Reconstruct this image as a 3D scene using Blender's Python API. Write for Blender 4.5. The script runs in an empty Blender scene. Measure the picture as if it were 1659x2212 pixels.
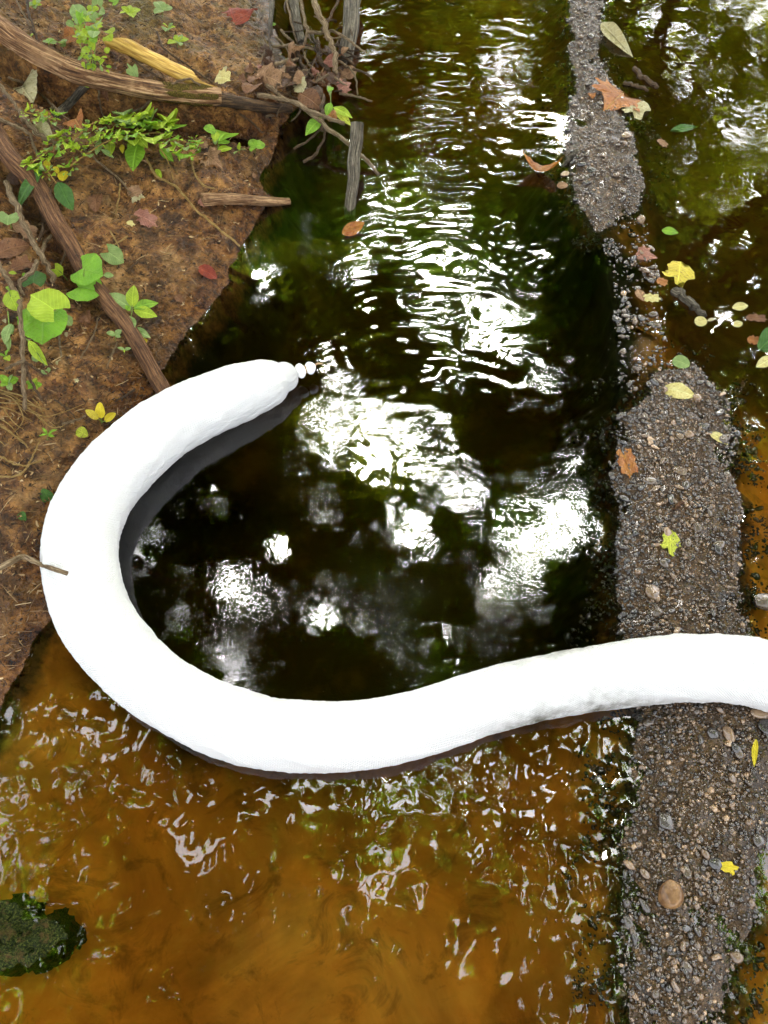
import bpy, math, random
import numpy as np
from mathutils import Vector, Matrix

R = math.radians
rng = np.random.default_rng(7)
random.seed(7)
sc = bpy.context.scene
col = sc.collection

# ------------------------------------------------------------------ camera
CAM_H = 1.44
PITCH = R(60.0)
HV = 0.6656
HH = HV * 0.75
cam_d = bpy.data.cameras.new("camera")
cam = bpy.data.objects.new("camera", cam_d)
col.objects.link(cam)
cam.location = (0, 0, CAM_H)
cam.rotation_euler = (math.pi / 2 - PITCH, 0, 0)
cam_d.sensor_fit = 'VERTICAL'
cam_d.angle = 2 * math.atan(HV)
cam_d.clip_start = 0.02
cam_d.clip_end = 400
sc.camera = cam

# ------------------------------------------------------------------ sky, sun, exposure
SUN_EL, SUN_AZ = R(55), R(11)
w = bpy.data.worlds.new("World")
sc.world = w
w.use_nodes = True
nt = w.node_tree
for n in list(nt.nodes):
    nt.nodes.remove(n)
sky = nt.nodes.new("ShaderNodeTexSky")
sky.sky_type = 'NISHITA'
sky.sun_disc = False
sky.sun_elevation = SUN_EL
sky.sun_rotation = SUN_AZ
sky.air_density = 1.0
sky.dust_density = 6.0
sky.ozone_density = 1.0
hs = nt.nodes.new("ShaderNodeHueSaturation")
hs.inputs['Saturation'].default_value = 0.25
bg = nt.nodes.new("ShaderNodeBackground")
bg.inputs['Strength'].default_value = 0.15
wo = nt.nodes.new("ShaderNodeOutputWorld")
nt.links.new(sky.outputs[0], hs.inputs['Color'])
nt.links.new(hs.outputs[0], bg.inputs['Color'])
nt.links.new(bg.outputs[0], wo.inputs['Surface'])

sun_d = bpy.data.lights.new("sun", 'SUN')
sun_d.energy = 5.0
sun_d.angle = R(45)
sun_d.color = (1.0, 0.95, 0.87)
sun = bpy.data.objects.new("sun", sun_d)
col.objects.link(sun)
SUN_DIR = Vector((math.sin(SUN_AZ) * math.cos(SUN_EL), math.cos(SUN_AZ) * math.cos(SUN_EL), math.sin(SUN_EL)))
sun.rotation_euler = SUN_DIR.to_track_quat('Z', 'Y').to_euler()
sun.location = SUN_DIR * 30

vs = sc.view_settings
vs.view_transform = 'Standard'
vs.look = 'None'
vs.exposure = 3.1
vs.gamma = 1.0
vs.use_curve_mapping = False
sc.cycles.max_bounces = 10
sc.cycles.transparent_max_bounces = 16
sc.cycles.use_denoising = True
sc.cycles.caustics_reflective = False
sc.cycles.caustics_refractive = False
sc.cycles.sample_clamp_indirect = 6.0

# ------------------------------------------------------------------ view rays -> places on the ground
F = np.array((0, math.cos(PITCH), -math.sin(PITCH)))
U = np.array((0, math.sin(PITCH), math.cos(PITCH)))
RT = np.array((1.0, 0, 0))
CP = np.array((0, 0, CAM_H))

def ray(px, py):
    return F + RT * ((px / 829.5 - 1) * HH) + U * ((1 - py / 1106.0) * HV)

def at(px, py, z=0.0):
    d = ray(px, py)
    return CP + d * ((z - CAM_H) / d[2])

def K1(x, y): return (.28 * x, .28 * y)
def K2(x, y): return (398.2 + .28 * x, .28 * y)
def K3(x, y): return (.28 * x, 398.2 + .28 * y)
def K4(x, y): return (1128.1 + .32 * x, .32 * y)
def K5(x, y): return (.28 * x, 829.5 + .28 * y)
def K6(x, y): return (1194.5 + .28 * x, 464.5 + .28 * y)
def K7(x, y): return (1194.5 + .28 * x, 895.9 + .28 * y)
def K8(x, y): return (1194.5 + .28 * x, 1493.1 + .28 * y)
def K9(x, y): return (.28 * x, 1725.4 + .28 * y)
def K0(x, y): return (x, y)

# ------------------------------------------------------------------ noise
def _hash(ix, iy, seed):
    h = (ix.astype(np.int64) * 374761393 + iy.astype(np.int64) * 668265263 + seed * 982451653) & 0x7fffffff
    h = ((h ^ (h >> 13)) * 1274126177) & 0x7fffffff
    h = h ^ (h >> 16)
    return (h & 0xffff) / 65536.0

def pnoise(x, y, seed=0):
    x = np.asarray(x, float); y = np.asarray(y, float)
    ix = np.floor(x); iy = np.floor(y)
    fx = x - ix; fy = y - iy
    u = fx * fx * fx * (fx * (fx * 6 - 15) + 10)
    v = fy * fy * fy * (fy * (fy * 6 - 15) + 10)
    def g(dx, dy):
        a = _hash(ix + dx, iy + dy, seed) * 2 * np.pi
        return np.cos(a) * (fx - dx) + np.sin(a) * (fy - dy)
    n0 = g(0, 0) * (1 - u) + g(1, 0) * u
    n1 = g(0, 1) * (1 - u) + g(1, 1) * u
    return (n0 * (1 - v) + n1 * v) * 1.5

def fbm(x, y, oct=4, seed=0, gain=.5):
    s = 0; a = 1.0; t = 0
    for i in range(oct):
        s = s + a * pnoise(x * 2 ** i + 17.3 * i, y * 2 ** i - 9.1 * i, seed + i)
        t += a; a *= gain
    return s / t

def sstep(a, b, x):
    t = np.clip((x - a) / (b - a), 0, 1)
    return t * t * (3 - 2 * t)

def sdf(poly, X, Y):
    """signed distance, positive inside"""
    poly = np.asarray(poly, float)
    d = np.full(X.shape, 1e9)
    inside = np.zeros(X.shape, bool)
    n = len(poly)
    for i in range(n):
        ax, ay = poly[i]; bx, by = poly[(i + 1) % n]
        ex, ey = bx - ax, by - ay
        t = np.clip(((X - ax) * ex + (Y - ay) * ey) / (ex * ex + ey * ey + 1e-12), 0, 1)
        d = np.minimum(d, (X - ax - t * ex) ** 2 + (Y - ay - t * ey) ** 2)
        c = ((ay > Y) != (by > Y)) & (X < (bx - ax) * (Y - ay) / (by - ay + 1e-12) + ax)
        inside ^= c
    d = np.sqrt(d)
    return np.where(inside, d, -d)

def pxpoly(pts, z=0.0):
    return [tuple(at(x, y, z)[:2]) for x, y in pts]

# ------------------------------------------------------------------ terrain heights
shore = pxpoly([(596, -150), (588, 40), (606, 110), (640, 160), (690, 190), (700, 215), (640, 235), (606, 270), (590, 330),
                (560, 395), (585, 425), (560, 470), (535, 505), (510, 545), (488, 615), (440, 680), (385, 738), (345, 800), (330, 870),
                (275, 950), (225, 1030), (180, 1110), (160, 1190), (150, 1270), (95, 1350), (68, 1400), (25, 1500), (-20, 1600), (-160, 1800)])
BANK_L = [(-.8, 9), (-1, 40)][::-1] + shore + [(-1.4, -.4), (-2.2, -3), (-2.5, -40), (-60, -40), (-60, 40)]
BANK_R = [(2.9, -40), (2.6, -3), (2.45, 1), (2.75, 4), (2.3, 9), (2.8, 40), (60, 40), (60, -40)]
BAR_A = pxpoly([(1222, -120), (1296, -120), (1300, 60), (1298, 130), (1330, 190), (1360, 260), (1372, 330), (1396, 390), (1385, 440),
                (1330, 488), (1285, 495), (1245, 440), (1232, 380), (1220, 300), (1224, 250), (1242, 180), (1228, 120), (1234, 60)])
BAR_B = pxpoly([(1432, 800), (1500, 792), (1556, 850), (1588, 940), (1580, 1020), (1603, 1100), (1602, 1230), (1606, 1330), (1645, 1420),
                (1705, 1480), (1780, 1600), (1690, 1750), (1648, 1850), (1625, 1905), (1650, 1975), (1600, 2030), (1585, 2120), (1560, 2260),
                (1570, 2420), (1400, 2440), (1372, 2300), (1350, 2150), (1342, 2050), (1340, 1950), (1335, 1850), (1350, 1750), (1370, 1640), (1380, 1560),
                (1350, 1480), (1332, 1350), (1327, 1200), (1337, 1080), (1322, 980), (1340, 900), (1395, 850)])
POOL = pxpoly([(330, 800), (480, 640), (560, 480), (580, 330), (640, 230), (615, 60), (600, -220), (1200, -220), (1215, 60), (1225, 430), (1345, 560), (1345, 860),
               (1345, 1400), (1000, 1530), (640, 1600), (400, 1570), (220, 1400), (150, 1230), (180, 1080), (300, 930), (420, 800)])
GAP = pxpoly([(1290, 470), (1400, 470), (1430, 640), (1450, 800), (1340, 860), (1325, 640)])
SHOAL = pxpoly([(640, 1880), (900, 1850), (1060, 2000), (1090, 2212), (1100, 2400), (330, 2400), (420, 2100), (500, 1960)])
MOSSR = pxpoly([(-80, 1940), (60, 1935), (75, 1970), (110, 1960), (140, 1980), (158, 2040), (140, 2055), (80, 2090), (30, 2110), (-80, 2100)])

def heights(X, Y):
    wx = X + .026 * fbm(X * 9, Y * 9, 4, 11, .6)
    wy = Y + .026 * fbm(X * 9, Y * 9, 4, 21, .6)
    dl = sdf(BANK_L, wx, wy)
    dr = sdf(BANK_R, X + .2 * fbm(X * .8, Y * .8, 2, 3), Y)
    w2x = X + .040 * fbm(X * 11, Y * 11, 4, 31, .65)
    w2y = Y + .040 * fbm(X * 11, Y * 11, 4, 41, .65)
    da = sdf(BAR_A, w2x, w2y)
    db = sdf(BAR_B, w2x, w2y)
    pool = sdf(POOL, X, Y)
    gap = sdf(GAP, X, Y)
    shoal = sdf(SHOAL, wx, wy)
    # stream bed
    pm = sstep(-.05, .12, pool)
    up = sstep(1.7, 2.5, Y)
    dmin = np.maximum.reduce([dl, dr, da, db])
    deep = .075 + .20 * pm * (1 - .55 * up) + .05 * sstep(.5, 1.1, X) * sstep(.7, 1.2, Y)
    deep = deep - .035 * sstep(-.03, .06, shoal)
    deep = np.where(gap > 0, np.minimum(deep, .035), deep)
    edge = np.maximum(.02, -dmin)
    bed = -.0006 - deep * (1 - np.exp(-np.maximum(0, -dmin) / .07))
    bed = bed + .008 * fbm(X * 7, Y * 7, 4, 5) * sstep(0, .1, -dmin)
    def bank(d, s0, s1):
        return np.where(d < .10, d * s0, .10 * s0 + (d - .10) * s1)
    steep = np.exp(-(((X - (-.28)) / .22) ** 2 + ((Y - 2.0) / .30) ** 2))
    hl = bank(dl, .42, .33) * (1 + 1.2 * steep)
    hl = hl * (1 - .72 * sstep(.9, .3, Y)) + .001
    hl = np.minimum(hl, 1.1 + .15 * hl) + sstep(0, .25, dl) * .035 * fbm(X * 4, Y * 4, 4, 61)
    clod = fbm(X * 34, Y * 34, 4, 71, .62)
    ridg = 1 - np.abs(fbm(X * 22 + .5 * X, Y * 22, 4, 75, .6)) * 2.2
    grit = fbm(X * 95, Y * 95, 2, 77, .7)
    hl = hl + sstep(0, .09, dl) * (.25 + .75 * sstep(.75, 1.05, Y)) * (.012 * clod + .006 * ridg + .0045 * grit + .020 * fbm(X * 11, Y * 11, 3, 79))
    # washed-out hollows in front of the log and behind the root
    ly = np.interp(X, [-1.094, -1.038, -.951, -.86, -.724, -.575, -.472, -.398, -.30], [2.198, 2.171, 2.126, 2.117, 2.105, 2.121, 2.147, 2.139, 2.20])
    tl = ly - Y
    inx = sstep(-1.5, -1.2, X) * sstep(-.28, -.36, X)
    hl = hl - inx * .115 * sstep(-.005, .025, tl) * np.exp(-(np.maximum(tl - .03, 0) / .075) ** 2) * sstep(.0, .12, dl) + inx * .018 * np.exp(-((tl + .06) / .06) ** 2)
    xr = np.interp(Y, [1.107, 1.31, 1.415, 1.553, 1.68, 1.798], [-.494, -.622, -.712, -.802, -.881, -.985])
    tr2 = xr - X
    hl = hl - .06 * sstep(1.30, 1.45, Y) * sstep(1.95, 1.8, Y) * sstep(.0, .03, tr2) * np.exp(-(np.maximum(tr2 - .04, 0) / .06) ** 2)
    hr = bank(dr, .5, .4); hr = np.minimum(hr, 1.0 + .2 * hr)
    ha = .014 * (1 - np.exp(-np.maximum(da, 0) / .08)) + .0002
    hb = .015 * (1 - np.exp(-np.maximum(db, 0) / .10)) + .0002
    gr = .0045 * fbm(X * 32, Y * 32, 3, 81, .6) + .010 * fbm(X * 7, Y * 7, 3, 83, .55) - .001
    h = bed
    h = np.where(da > 0, ha + gr * sstep(0, .02, da), h)
    h = np.where(db > 0, hb + gr * sstep(0, .02, db), h)
    h = np.where(dl > 0, hl, h)
    h = np.where(dr > 0, np.maximum(hr, .005), h)
    return h, dl, dr, da, db, pm, gap

def axis(lo, hi, step, far_lo, far_hi, n):
    mid = np.arange(lo, hi + 1e-6, step)
    a = lo - (np.linspace(0, 1, n + 1)[1:] ** 2.2)[::-1] * (lo - far_lo) - step * np.arange(n, 0, -1)
    b = hi + (np.linspace(0, 1, n + 1)[1:] ** 2.2) * (far_hi - hi) + step * np.arange(1, n + 1)
    return np.concatenate([a, mid, b])

STEP = .0068
gx = axis(-1.62, 1.62, STEP, -55, 55, 26)
gy = axis(-.22, 3.25, STEP, -35, 39, 26)
GX, GY = np.meshgrid(gx, gy)
GH, DL, DR, DA, DB, PM, GAPD = heights(GX, GY)

ix0 = 26; iy0 = 26
def hgt(x, y):
    fx = (x + 1.62) / STEP; fy = (y + .22) / STEP
    nx = len(gx) - 53; ny = len(gy) - 53
    fx = min(max(fx, 0), nx - .001); fy = min(max(fy, 0), ny - .001)
    i, j = int(fx), int(fy); u, v = fx - i, fy - j
    i += ix0; j += iy0
    return (GH[j, i] * (1 - u) + GH[j, i + 1] * u) * (1 - v) + (GH[j + 1, i] * (1 - u) + GH[j + 1, i + 1] * u) * v

def hit(px, py, lift=0.0, water=True):
    """the place on the ground (or water) seen there, raised by lift"""
    d = ray(px, py)
    t0 = (1.35 - CAM_H) / d[2]
    t = t0; last = t
    while t < 12:
        p = CP + d * t
        g = hgt(p[0], p[1])
        if water: g = max(g, 0.0)
        if p[2] < g + lift:
            lo, hi = last, t
            for _ in range(14):
                m = .5 * (lo + hi); p = CP + d * m
                g = hgt(p[0], p[1])
                if water: g = max(g, 0.0)
                if p[2] < g + lift: hi = m
                else: lo = m
            return Vector(CP + d * hi)
        last = t
        t += .012
    return Vector(at(px, py, 0))

def px2m(px, py, p):
    """metres for one pixel at place p"""
    return float(np.dot(np.array(p) - CP, F)) * 2 * HH / 1659.0

# ------------------------------------------------------------------ object helpers
def tag(o, label=None, cat=None, group=None, kind=None):
    if label: o["label"] = label
    if cat: o["category"] = cat
    if group: o["group"] = group
    if kind: o["kind"] = kind
    return o

def mesh_obj(name, verts, faces, mat=None, parent=None, smooth=True, mesh=None):
    if mesh is None:
        mesh = bpy.data.meshes.new(name)
        mesh.from_pydata([tuple(v) for v in verts], [], [tuple(f) for f in faces])
        if smooth:
            mesh.polygons.foreach_set("use_smooth", [True] * len(mesh.polygons))
        if mat: mesh.materials.append(mat)
        mesh.update()
    o = bpy.data.objects.new(name, mesh)
    col.objects.link(o)
    if parent: o.parent = parent
    return o

def np_mesh(name, V, Fq, mat=None, smooth=True):
    """fast mesh from numpy arrays; all faces have the same number of corners"""
    me = bpy.data.meshes.new(name)
    k = Fq.shape[1]
    me.vertices.add(len(V)); me.vertices.foreach_set("co", V.astype(np.float32).ravel())
    me.loops.add(Fq.size); me.loops.foreach_set("vertex_index", Fq.astype(np.int32).ravel())
    me.polygons.add(len(Fq))
    me.polygons.foreach_set("loop_start", np.arange(0, Fq.size, k, dtype=np.int32))
    me.polygons.foreach_set("loop_total", np.full(len(Fq), k, dtype=np.int32))
    me.polygons.foreach_set("use_smooth", np.full(len(Fq), smooth, dtype=bool))
    if mat: me.materials.append(mat)
    me.update(calc_edges=True)
    return me

def empty(name, loc=(0, 0, 0)):
    o = bpy.data.objects.new(name, None)
    o.empty_display_size = .02
    o.location = loc
    col.objects.link(o)
    return o

def catmull(pts, n):
    P = np.array(pts, float)
    if len(P) == 2:
        t = np.linspace(0, 1, n)[:, None]
        return P[0] * (1 - t) + P[1] * t
    Q = np.vstack([2 * P[0] - P[1], P, 2 * P[-1] - P[-2]])
    out = []
    m = len(P) - 1
    for s in np.linspace(0, m - 1e-6, n):
        i = int(s); t = s - i
        a, b, c, d = Q[i], Q[i + 1], Q[i + 2], Q[i + 3]
        out.append(.5 * ((2 * b) + (-a + c) * t + (2 * a - 5 * b + 4 * c - d) * t * t + (-a + 3 * b - 3 * c + d) * t ** 3))
    return np.array(out)

def tube_data(P, rad, seg, rough=0.0, seed=0, flat=1.0, freq=6.0, close=True):
    n = len(P)
    T = np.gradient(P, axis=0); T /= np.linalg.norm(T, axis=1)[:, None] + 1e-9
    up = np.array((0, 0, 1.0))
    nrm = up - T[0] * np.dot(up, T[0])
    if np.linalg.norm(nrm) < .1:
        nrm = np.array((1.0, 0, 0)) - T[0] * T[0][0]
    nrm /= np.linalg.norm(nrm)
    V = []
    ang = np.linspace(0, 2 * np.pi, seg, endpoint=False)
    L = 0.0
    for i in range(n):
        nrm = nrm - T[i] * np.dot(nrm, T[i]); nrm /= np.linalg.norm(nrm) + 1e-9
        b = np.cross(T[i], nrm)
        if i: L += np.linalg.norm(P[i] - P[i - 1])
        r = rad[i] * np.ones(seg)
        if rough:
            k = L / max(np.mean(rad), 1e-5)
            r = r * (1 + rough * (fbm(np.cos(ang) * 1.6 + seed * 7.1, np.sin(ang) * 1.6 + k * .16 * freq / 6, 4, seed) * 1.3
                                  + .55 * pnoise(ang * freq / 2 / np.pi * 1.5, np.full(seg, k * .07), seed + 5)))
        V.append(P[i] + np.outer(np.cos(ang) * r * flat, nrm) + np.outer(np.sin(ang) * r, b))
    V = np.vstack(V)
    Fc = []
    for i in range(n - 1):
        for j in range(seg):
            a = i * seg + j; b2 = i * seg + (j + 1) % seg
            Fc.append((a, b2, b2 + seg, a + seg))
    Fc = list(Fc)
    V = list(map(tuple, V))
    if close:
        for base, idx, flip in ((P[0] - T[0] * rad[0] * .25, 0, True), (P[-1] + T[-1] * rad[-1] * .25, (n - 1) * seg, False)):
            V.append(tuple(base)); c = len(V) - 1
            for j in range(seg):
                a = idx + j; b2 = idx + (j + 1) % seg
                Fc.append((c, b2, a) if flip else (c, a, b2))
    return V, Fc

# ------------------------------------------------------------------ material helpers
def new_mat(name):
    m = bpy.data.materials.new(name)
    m.use_nodes = True
    t = m.node_tree
    for n in list(t.nodes): t.nodes.remove(n)
    out = t.nodes.new("ShaderNodeOutputMaterial")
    return m, t, out

def nd(t, typ, **kw):
    n = t.nodes.new(typ)
    for k, v in kw.items():
        if k.startswith("i_"):
            key = k[2:].replace("_", " ")
            n.inputs[key].default_value = v
        else:
            setattr(n, k, v)
    return n

def ramp(t, stops, src, interp='LINEAR'):
    r = t.nodes.new("ShaderNodeValToRGB")
    r.color_ramp.interpolation = interp
    e = r.color_ramp.elements
    while len(e) < len(stops): e.new(.5)
    for i, (p, c) in enumerate(stops):
        e[i].position = p
        e[i].color = (c[0], c[1], c[2], 1) if not isinstance(c, (int, float)) else (c, c, c, 1)
    t.links.new(src, r.inputs[0])
    return r

def mixc(t, a, b, fac, blend='MIX'):
    m = t.nodes.new("ShaderNodeMix"); m.data_type = 'RGBA'; m.blend_type = blend
    for s, v in ((m.inputs[6], a), (m.inputs[7], b), (m.inputs[0], fac)):
        if hasattr(v, 'is_output') or isinstance(v, bpy.types.NodeSocket): t.links.new(v, s)
        elif s == m.inputs[0]: s.default_value = v
        else: s.default_value = (v, v, v, 1) if isinstance(v, (int, float)) else (v[0], v[1], v[2], 1)
    return m.outputs[2]

def math_n(t, op, a, b=None, clamp=False):
    m = t.nodes.new("ShaderNodeMath"); m.operation = op; m.use_clamp = clamp
    for i, v in enumerate((a, b)):
        if v is None: continue
        if isinstance(v, bpy.types.NodeSocket): t.links.new(v, m.inputs[i])
        else: m.inputs[i].default_value = v
    return m.outputs[0]

def noise(t, vec, scale, detail=4, rough=.55, dist=0.0):
    n = t.nodes.new("ShaderNodeTexNoise")
    n.inputs['Scale'].default_value = scale
    n.inputs['Detail'].default_value = detail
    n.inputs['Roughness'].default_value = rough
    n.inputs['Distortion'].default_value = dist
    if vec is not None: t.links.new(vec, n.inputs['Vector'])
    return n.outputs['Fac']

def bump(t, h, strength=.5, dist=.01, normal=None):
    b = t.nodes.new("ShaderNodeBump")
    b.inputs['Strength'].default_value = strength
    b.inputs['Distance'].default_value = dist
    t.links.new(h, b.inputs['Height'])
    if normal is not None: t.links.new(normal, b.inputs['Normal'])
    return b.outputs[0]

def pbsdf(t, out, color, rough, normal=None, spec=.5, coat=0.0, coat_rough=.1, sss=None):
    p = t.nodes.new("ShaderNodeBsdfPrincipled")
    for key, v in (('Base Color', color), ('Roughness', rough)):
        if isinstance(v, bpy.types.NodeSocket): t.links.new(v, p.inputs[key])
        elif isinstance(v, (int, float)): p.inputs[key].default_value = v
        else: p.inputs[key].default_value = (v[0], v[1], v[2], 1)
    p.inputs['Specular IOR Level'].default_value = spec
    if isinstance(coat, bpy.types.NodeSocket): t.links.new(coat, p.inputs['Coat Weight'])
    else: p.inputs['Coat Weight'].default_value = coat
    p.inputs['Coat Roughness'].default_value = coat_rough
    if normal is not None: t.links.new(normal, p.inputs['Normal'])
    if out is not None: t.links.new(p.outputs[0], out.inputs['Surface'])
    return p

def geo_pos(t):
    return t.nodes.new("ShaderNodeNewGeometry").outputs['Position']

def obj_co(t):
    return t.nodes.new("ShaderNodeTexCoord").outputs['Object']

# --- mud
def make_mud():
    m, t, out = new_mat("wet_brown_clay")
    p = geo_pos(t)
    big = noise(t, p, 5, 4, .6)
    mid = noise(t, p, 30, 5, .65, .4)
    fine = noise(t, p, 150, 4, .7)
    c = ramp(t, [(.33, (.026, .009, .002)), (.49, (.20, .078, .015)), (.64, (.52, .25, .062))], mid).outputs[0]
    c = mixc(t, c, (.11, .065, .009), math_n(t, 'MULTIPLY', ramp(t, [(.45, 0), (.68, 1)], big).outputs[0], .55))
    c = mixc(t, c, (.27, .14, .045), ramp(t, [(.56, 0), (.74, .75)], fine).outputs[0])
    c = mixc(t, c, (.012, .005, .002), ramp(t, [(.32, .95), (.47, 0)], fine).outputs[0])  # crevice shade painted into the clay as near-black specks
    dry = noise(t, p, 8, 5, .68, .5)  # tan and dark blotches paint in sun and shade the bank lacks
    c = mixc(t, c, (.52, .30, .105), math_n(t, 'MULTIPLY', ramp(t, [(.54, 0), (.66, 1)], dry).outputs[0], .55))
    c = mixc(t, c, (.030, .012, .003), math_n(t, 'MULTIPLY', ramp(t, [(.34, 1), (.46, 0)], dry).outputs[0], .6))
    sep = t.nodes.new("ShaderNodeSeparateXYZ"); t.links.new(p, sep.inputs[0])
    mossy = math_n(t, 'MULTIPLY', ramp(t, [(.45, 0), (.58, 1)], noise(t, p, 6, 4, .65)).outputs[0], math_n(t, 'MULTIPLY', math_n(t, 'SUBTRACT', sep.outputs[1], 2.1), 2.2, True), True)
    c = mixc(t, c, ramp(t, [(.3, (.045, .032, .004)), (.7, (.22, .17, .025))], fine).outputs[0], math_n(t, 'MULTIPLY', mossy, .75))
    wet = math_n(t, 'ADD', sep.outputs[2], math_n(t, 'MULTIPLY', math_n(t, 'SUBTRACT', big, .5), .05))
    wetf = ramp(t, [(.0, 1), (.022, .8), (.075, 0)], wet).outputs[0]
    c = mixc(t, c, (.52, .45, .40), math_n(t, 'MULTIPLY', wetf, .95), 'MULTIPLY')
    rgh = mixc(t, ramp(t, [(.3, .42), (.7, .75)], fine).outputs[0], .16, wetf)
    cell = t.nodes.new("ShaderNodeTexVoronoi"); cell.inputs['Scale'].default_value = 110
    t.links.new(p, cell.inputs['Vector'])
    h = math_n(t, 'ADD', math_n(t, 'MULTIPLY', mid, .8), math_n(t, 'MULTIPLY', fine, .7))
    h = math_n(t, 'ADD', h, math_n(t, 'MULTIPLY', cell.outputs['Distance'], .35))
    n = bump(t, h, 1.0, .024)
    pbsdf(t, out, c, rgh, n, .45)
    return m

# --- bed
def make_bed():
    m, t, out = new_mat("silty_stream_bed")
    p = geo_pos(t)
    a = t.nodes.new("ShaderNodeAttribute"); a.attribute_name = "muck_shade"
    big = noise(t, p, 4.5, 5, .6, .6)
    fine = noise(t, p, 55, 4, .65)
    c = ramp(t, [(.3, (.46, .155, .014)), (.5, (.74, .29, .028)), (.7, (.88, .43, .06))], big).outputs[0]
    c = mixc(t, c, (.20, .075, .010), ramp(t, [(.48, 0), (.68, .55)], noise(t, p, 2.6, 5, .65, 1.2)).outputs[0])
    c = mixc(t, c, (.16, .06, .010), ramp(t, [(.52, 0), (.64, .6)], noise(t, p, 11, 5, .7, .8)).outputs[0])
    muck_shade = ramp(t, [(.3, (.004, .005, .0015)), (.55, (.011, .014, .004)), (.75, (.040, .042, .010))], noise(t, p, 7, 5, .6)).outputs[0]
    c = mixc(t, c, muck_shade, a.outputs['Fac'])
    rm = t.nodes.new("ShaderNodeAttribute"); rm.attribute_name = "rim"
    rf = math_n(t, 'ADD', rm.outputs['Fac'], math_n(t, 'MULTIPLY', math_n(t, 'SUBTRACT', noise(t, p, 40, 4, .65), .5), 1.1), True)
    c = mixc(t, c, ramp(t, [(.35, (.045, .020, .005)), (.6, (.18, .085, .018))], fine).outputs[0], ramp(t, [(.15, 0), (.75, 1)], rf).outputs[0])
    pbsdf(t, out, c, .8, bump(t, fine, .4, .006), .2)
    return m

# --- gravel base
def make_gravel_base():
    m, t, out = new_mat("wet_gritty_sand")
    p = geo_pos(t)
    mid = noise(t, p, 45, 5, .65)
    v = t.nodes.new("ShaderNodeTexVoronoi"); v.inputs['Scale'].default_value = 240
    t.links.new(p, v.inputs['Vector'])
    c = ramp(t, [(.3, (.016, .009, .004)), (.55, (.075, .042, .017)), (.75, (.20, .118, .050))], mid).outputs[0]
    c = mixc(t, c, (.30, .19, .09), ramp(t, [(.0, .35), (.35, 0)], v.outputs['Distance']).outputs[0])
    h = math_n(t, 'ADD', v.outputs['Distance'], mid)
    pbsdf(t, out, c, .3, bump(t, h, 1.0, .009), .4, .25, .08)
    return m

MUD, BED, GBASE = make_mud(), make_bed(), make_gravel_base()

# ------------------------------------------------------------------ terrain sheets
def build_terrain():
    ny, nx = GX.shape
    V = np.stack([GX, GY, GH], -1).reshape(-1, 3)
    idx = np.arange(ny * nx).reshape(ny, nx)
    Q = np.stack([idx[:-1, :-1], idx[:-1, 1:], idx[1:, 1:], idx[1:, :-1]], -1).reshape(-1, 4)
    dl = np.maximum(DL, DR).reshape(-1); dg = np.maximum(DA, DB).reshape(-1)
    land = (dl[Q] > -.003).any(1)
    bar = (~land) & (dg[Q] > -.003).any(1)
    bed = ~(land | bar)
    xc = V[Q, 0].mean(1)
    res = {}
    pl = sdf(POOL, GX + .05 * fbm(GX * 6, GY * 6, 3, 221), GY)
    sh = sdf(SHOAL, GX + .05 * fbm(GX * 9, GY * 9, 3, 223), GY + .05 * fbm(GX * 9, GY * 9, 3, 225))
    muck_shade_v = sstep(-.10, .0, pl) * (1 - .16 * sstep(1.9, 2.6, GY))  # organic muck; over the hollow under the roots it paints in shade
    muck_shade_v = np.maximum(muck_shade_v, .36 * sstep(.02, -.02, sh) * sstep(-.45, -.2, GX) * sstep(.5, .3, GX) * sstep(.7, .55, GY))
    muck_shade_v = np.clip(muck_shade_v + .92 * sstep(.58, .80, GX) * sstep(.90, 1.25, GY), 0, 1).reshape(-1)
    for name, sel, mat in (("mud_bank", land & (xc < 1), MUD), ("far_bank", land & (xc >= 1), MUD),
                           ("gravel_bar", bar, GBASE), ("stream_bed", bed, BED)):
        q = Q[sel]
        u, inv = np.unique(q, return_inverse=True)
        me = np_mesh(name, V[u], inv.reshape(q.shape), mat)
        if name == "stream_bed":
            at_ = me.attributes.new("muck_shade", 'FLOAT', 'POINT')
            at_.data.foreach_set("value", muck_shade_v[u].astype(np.float32))
            at_ = me.attributes.new("rim", 'FLOAT', 'POINT')
            at_.data.foreach_set("value", sstep(-.045, -.002, np.maximum(dl, dg))[u].astype(np.float32))
        o = bpy.data.objects.new(name, me); col.objects.link(o)
        res[name] = tag(o, kind="structure")
    return res

TER = build_terrain()
GRAVEL = TER["gravel_bar"]

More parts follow.
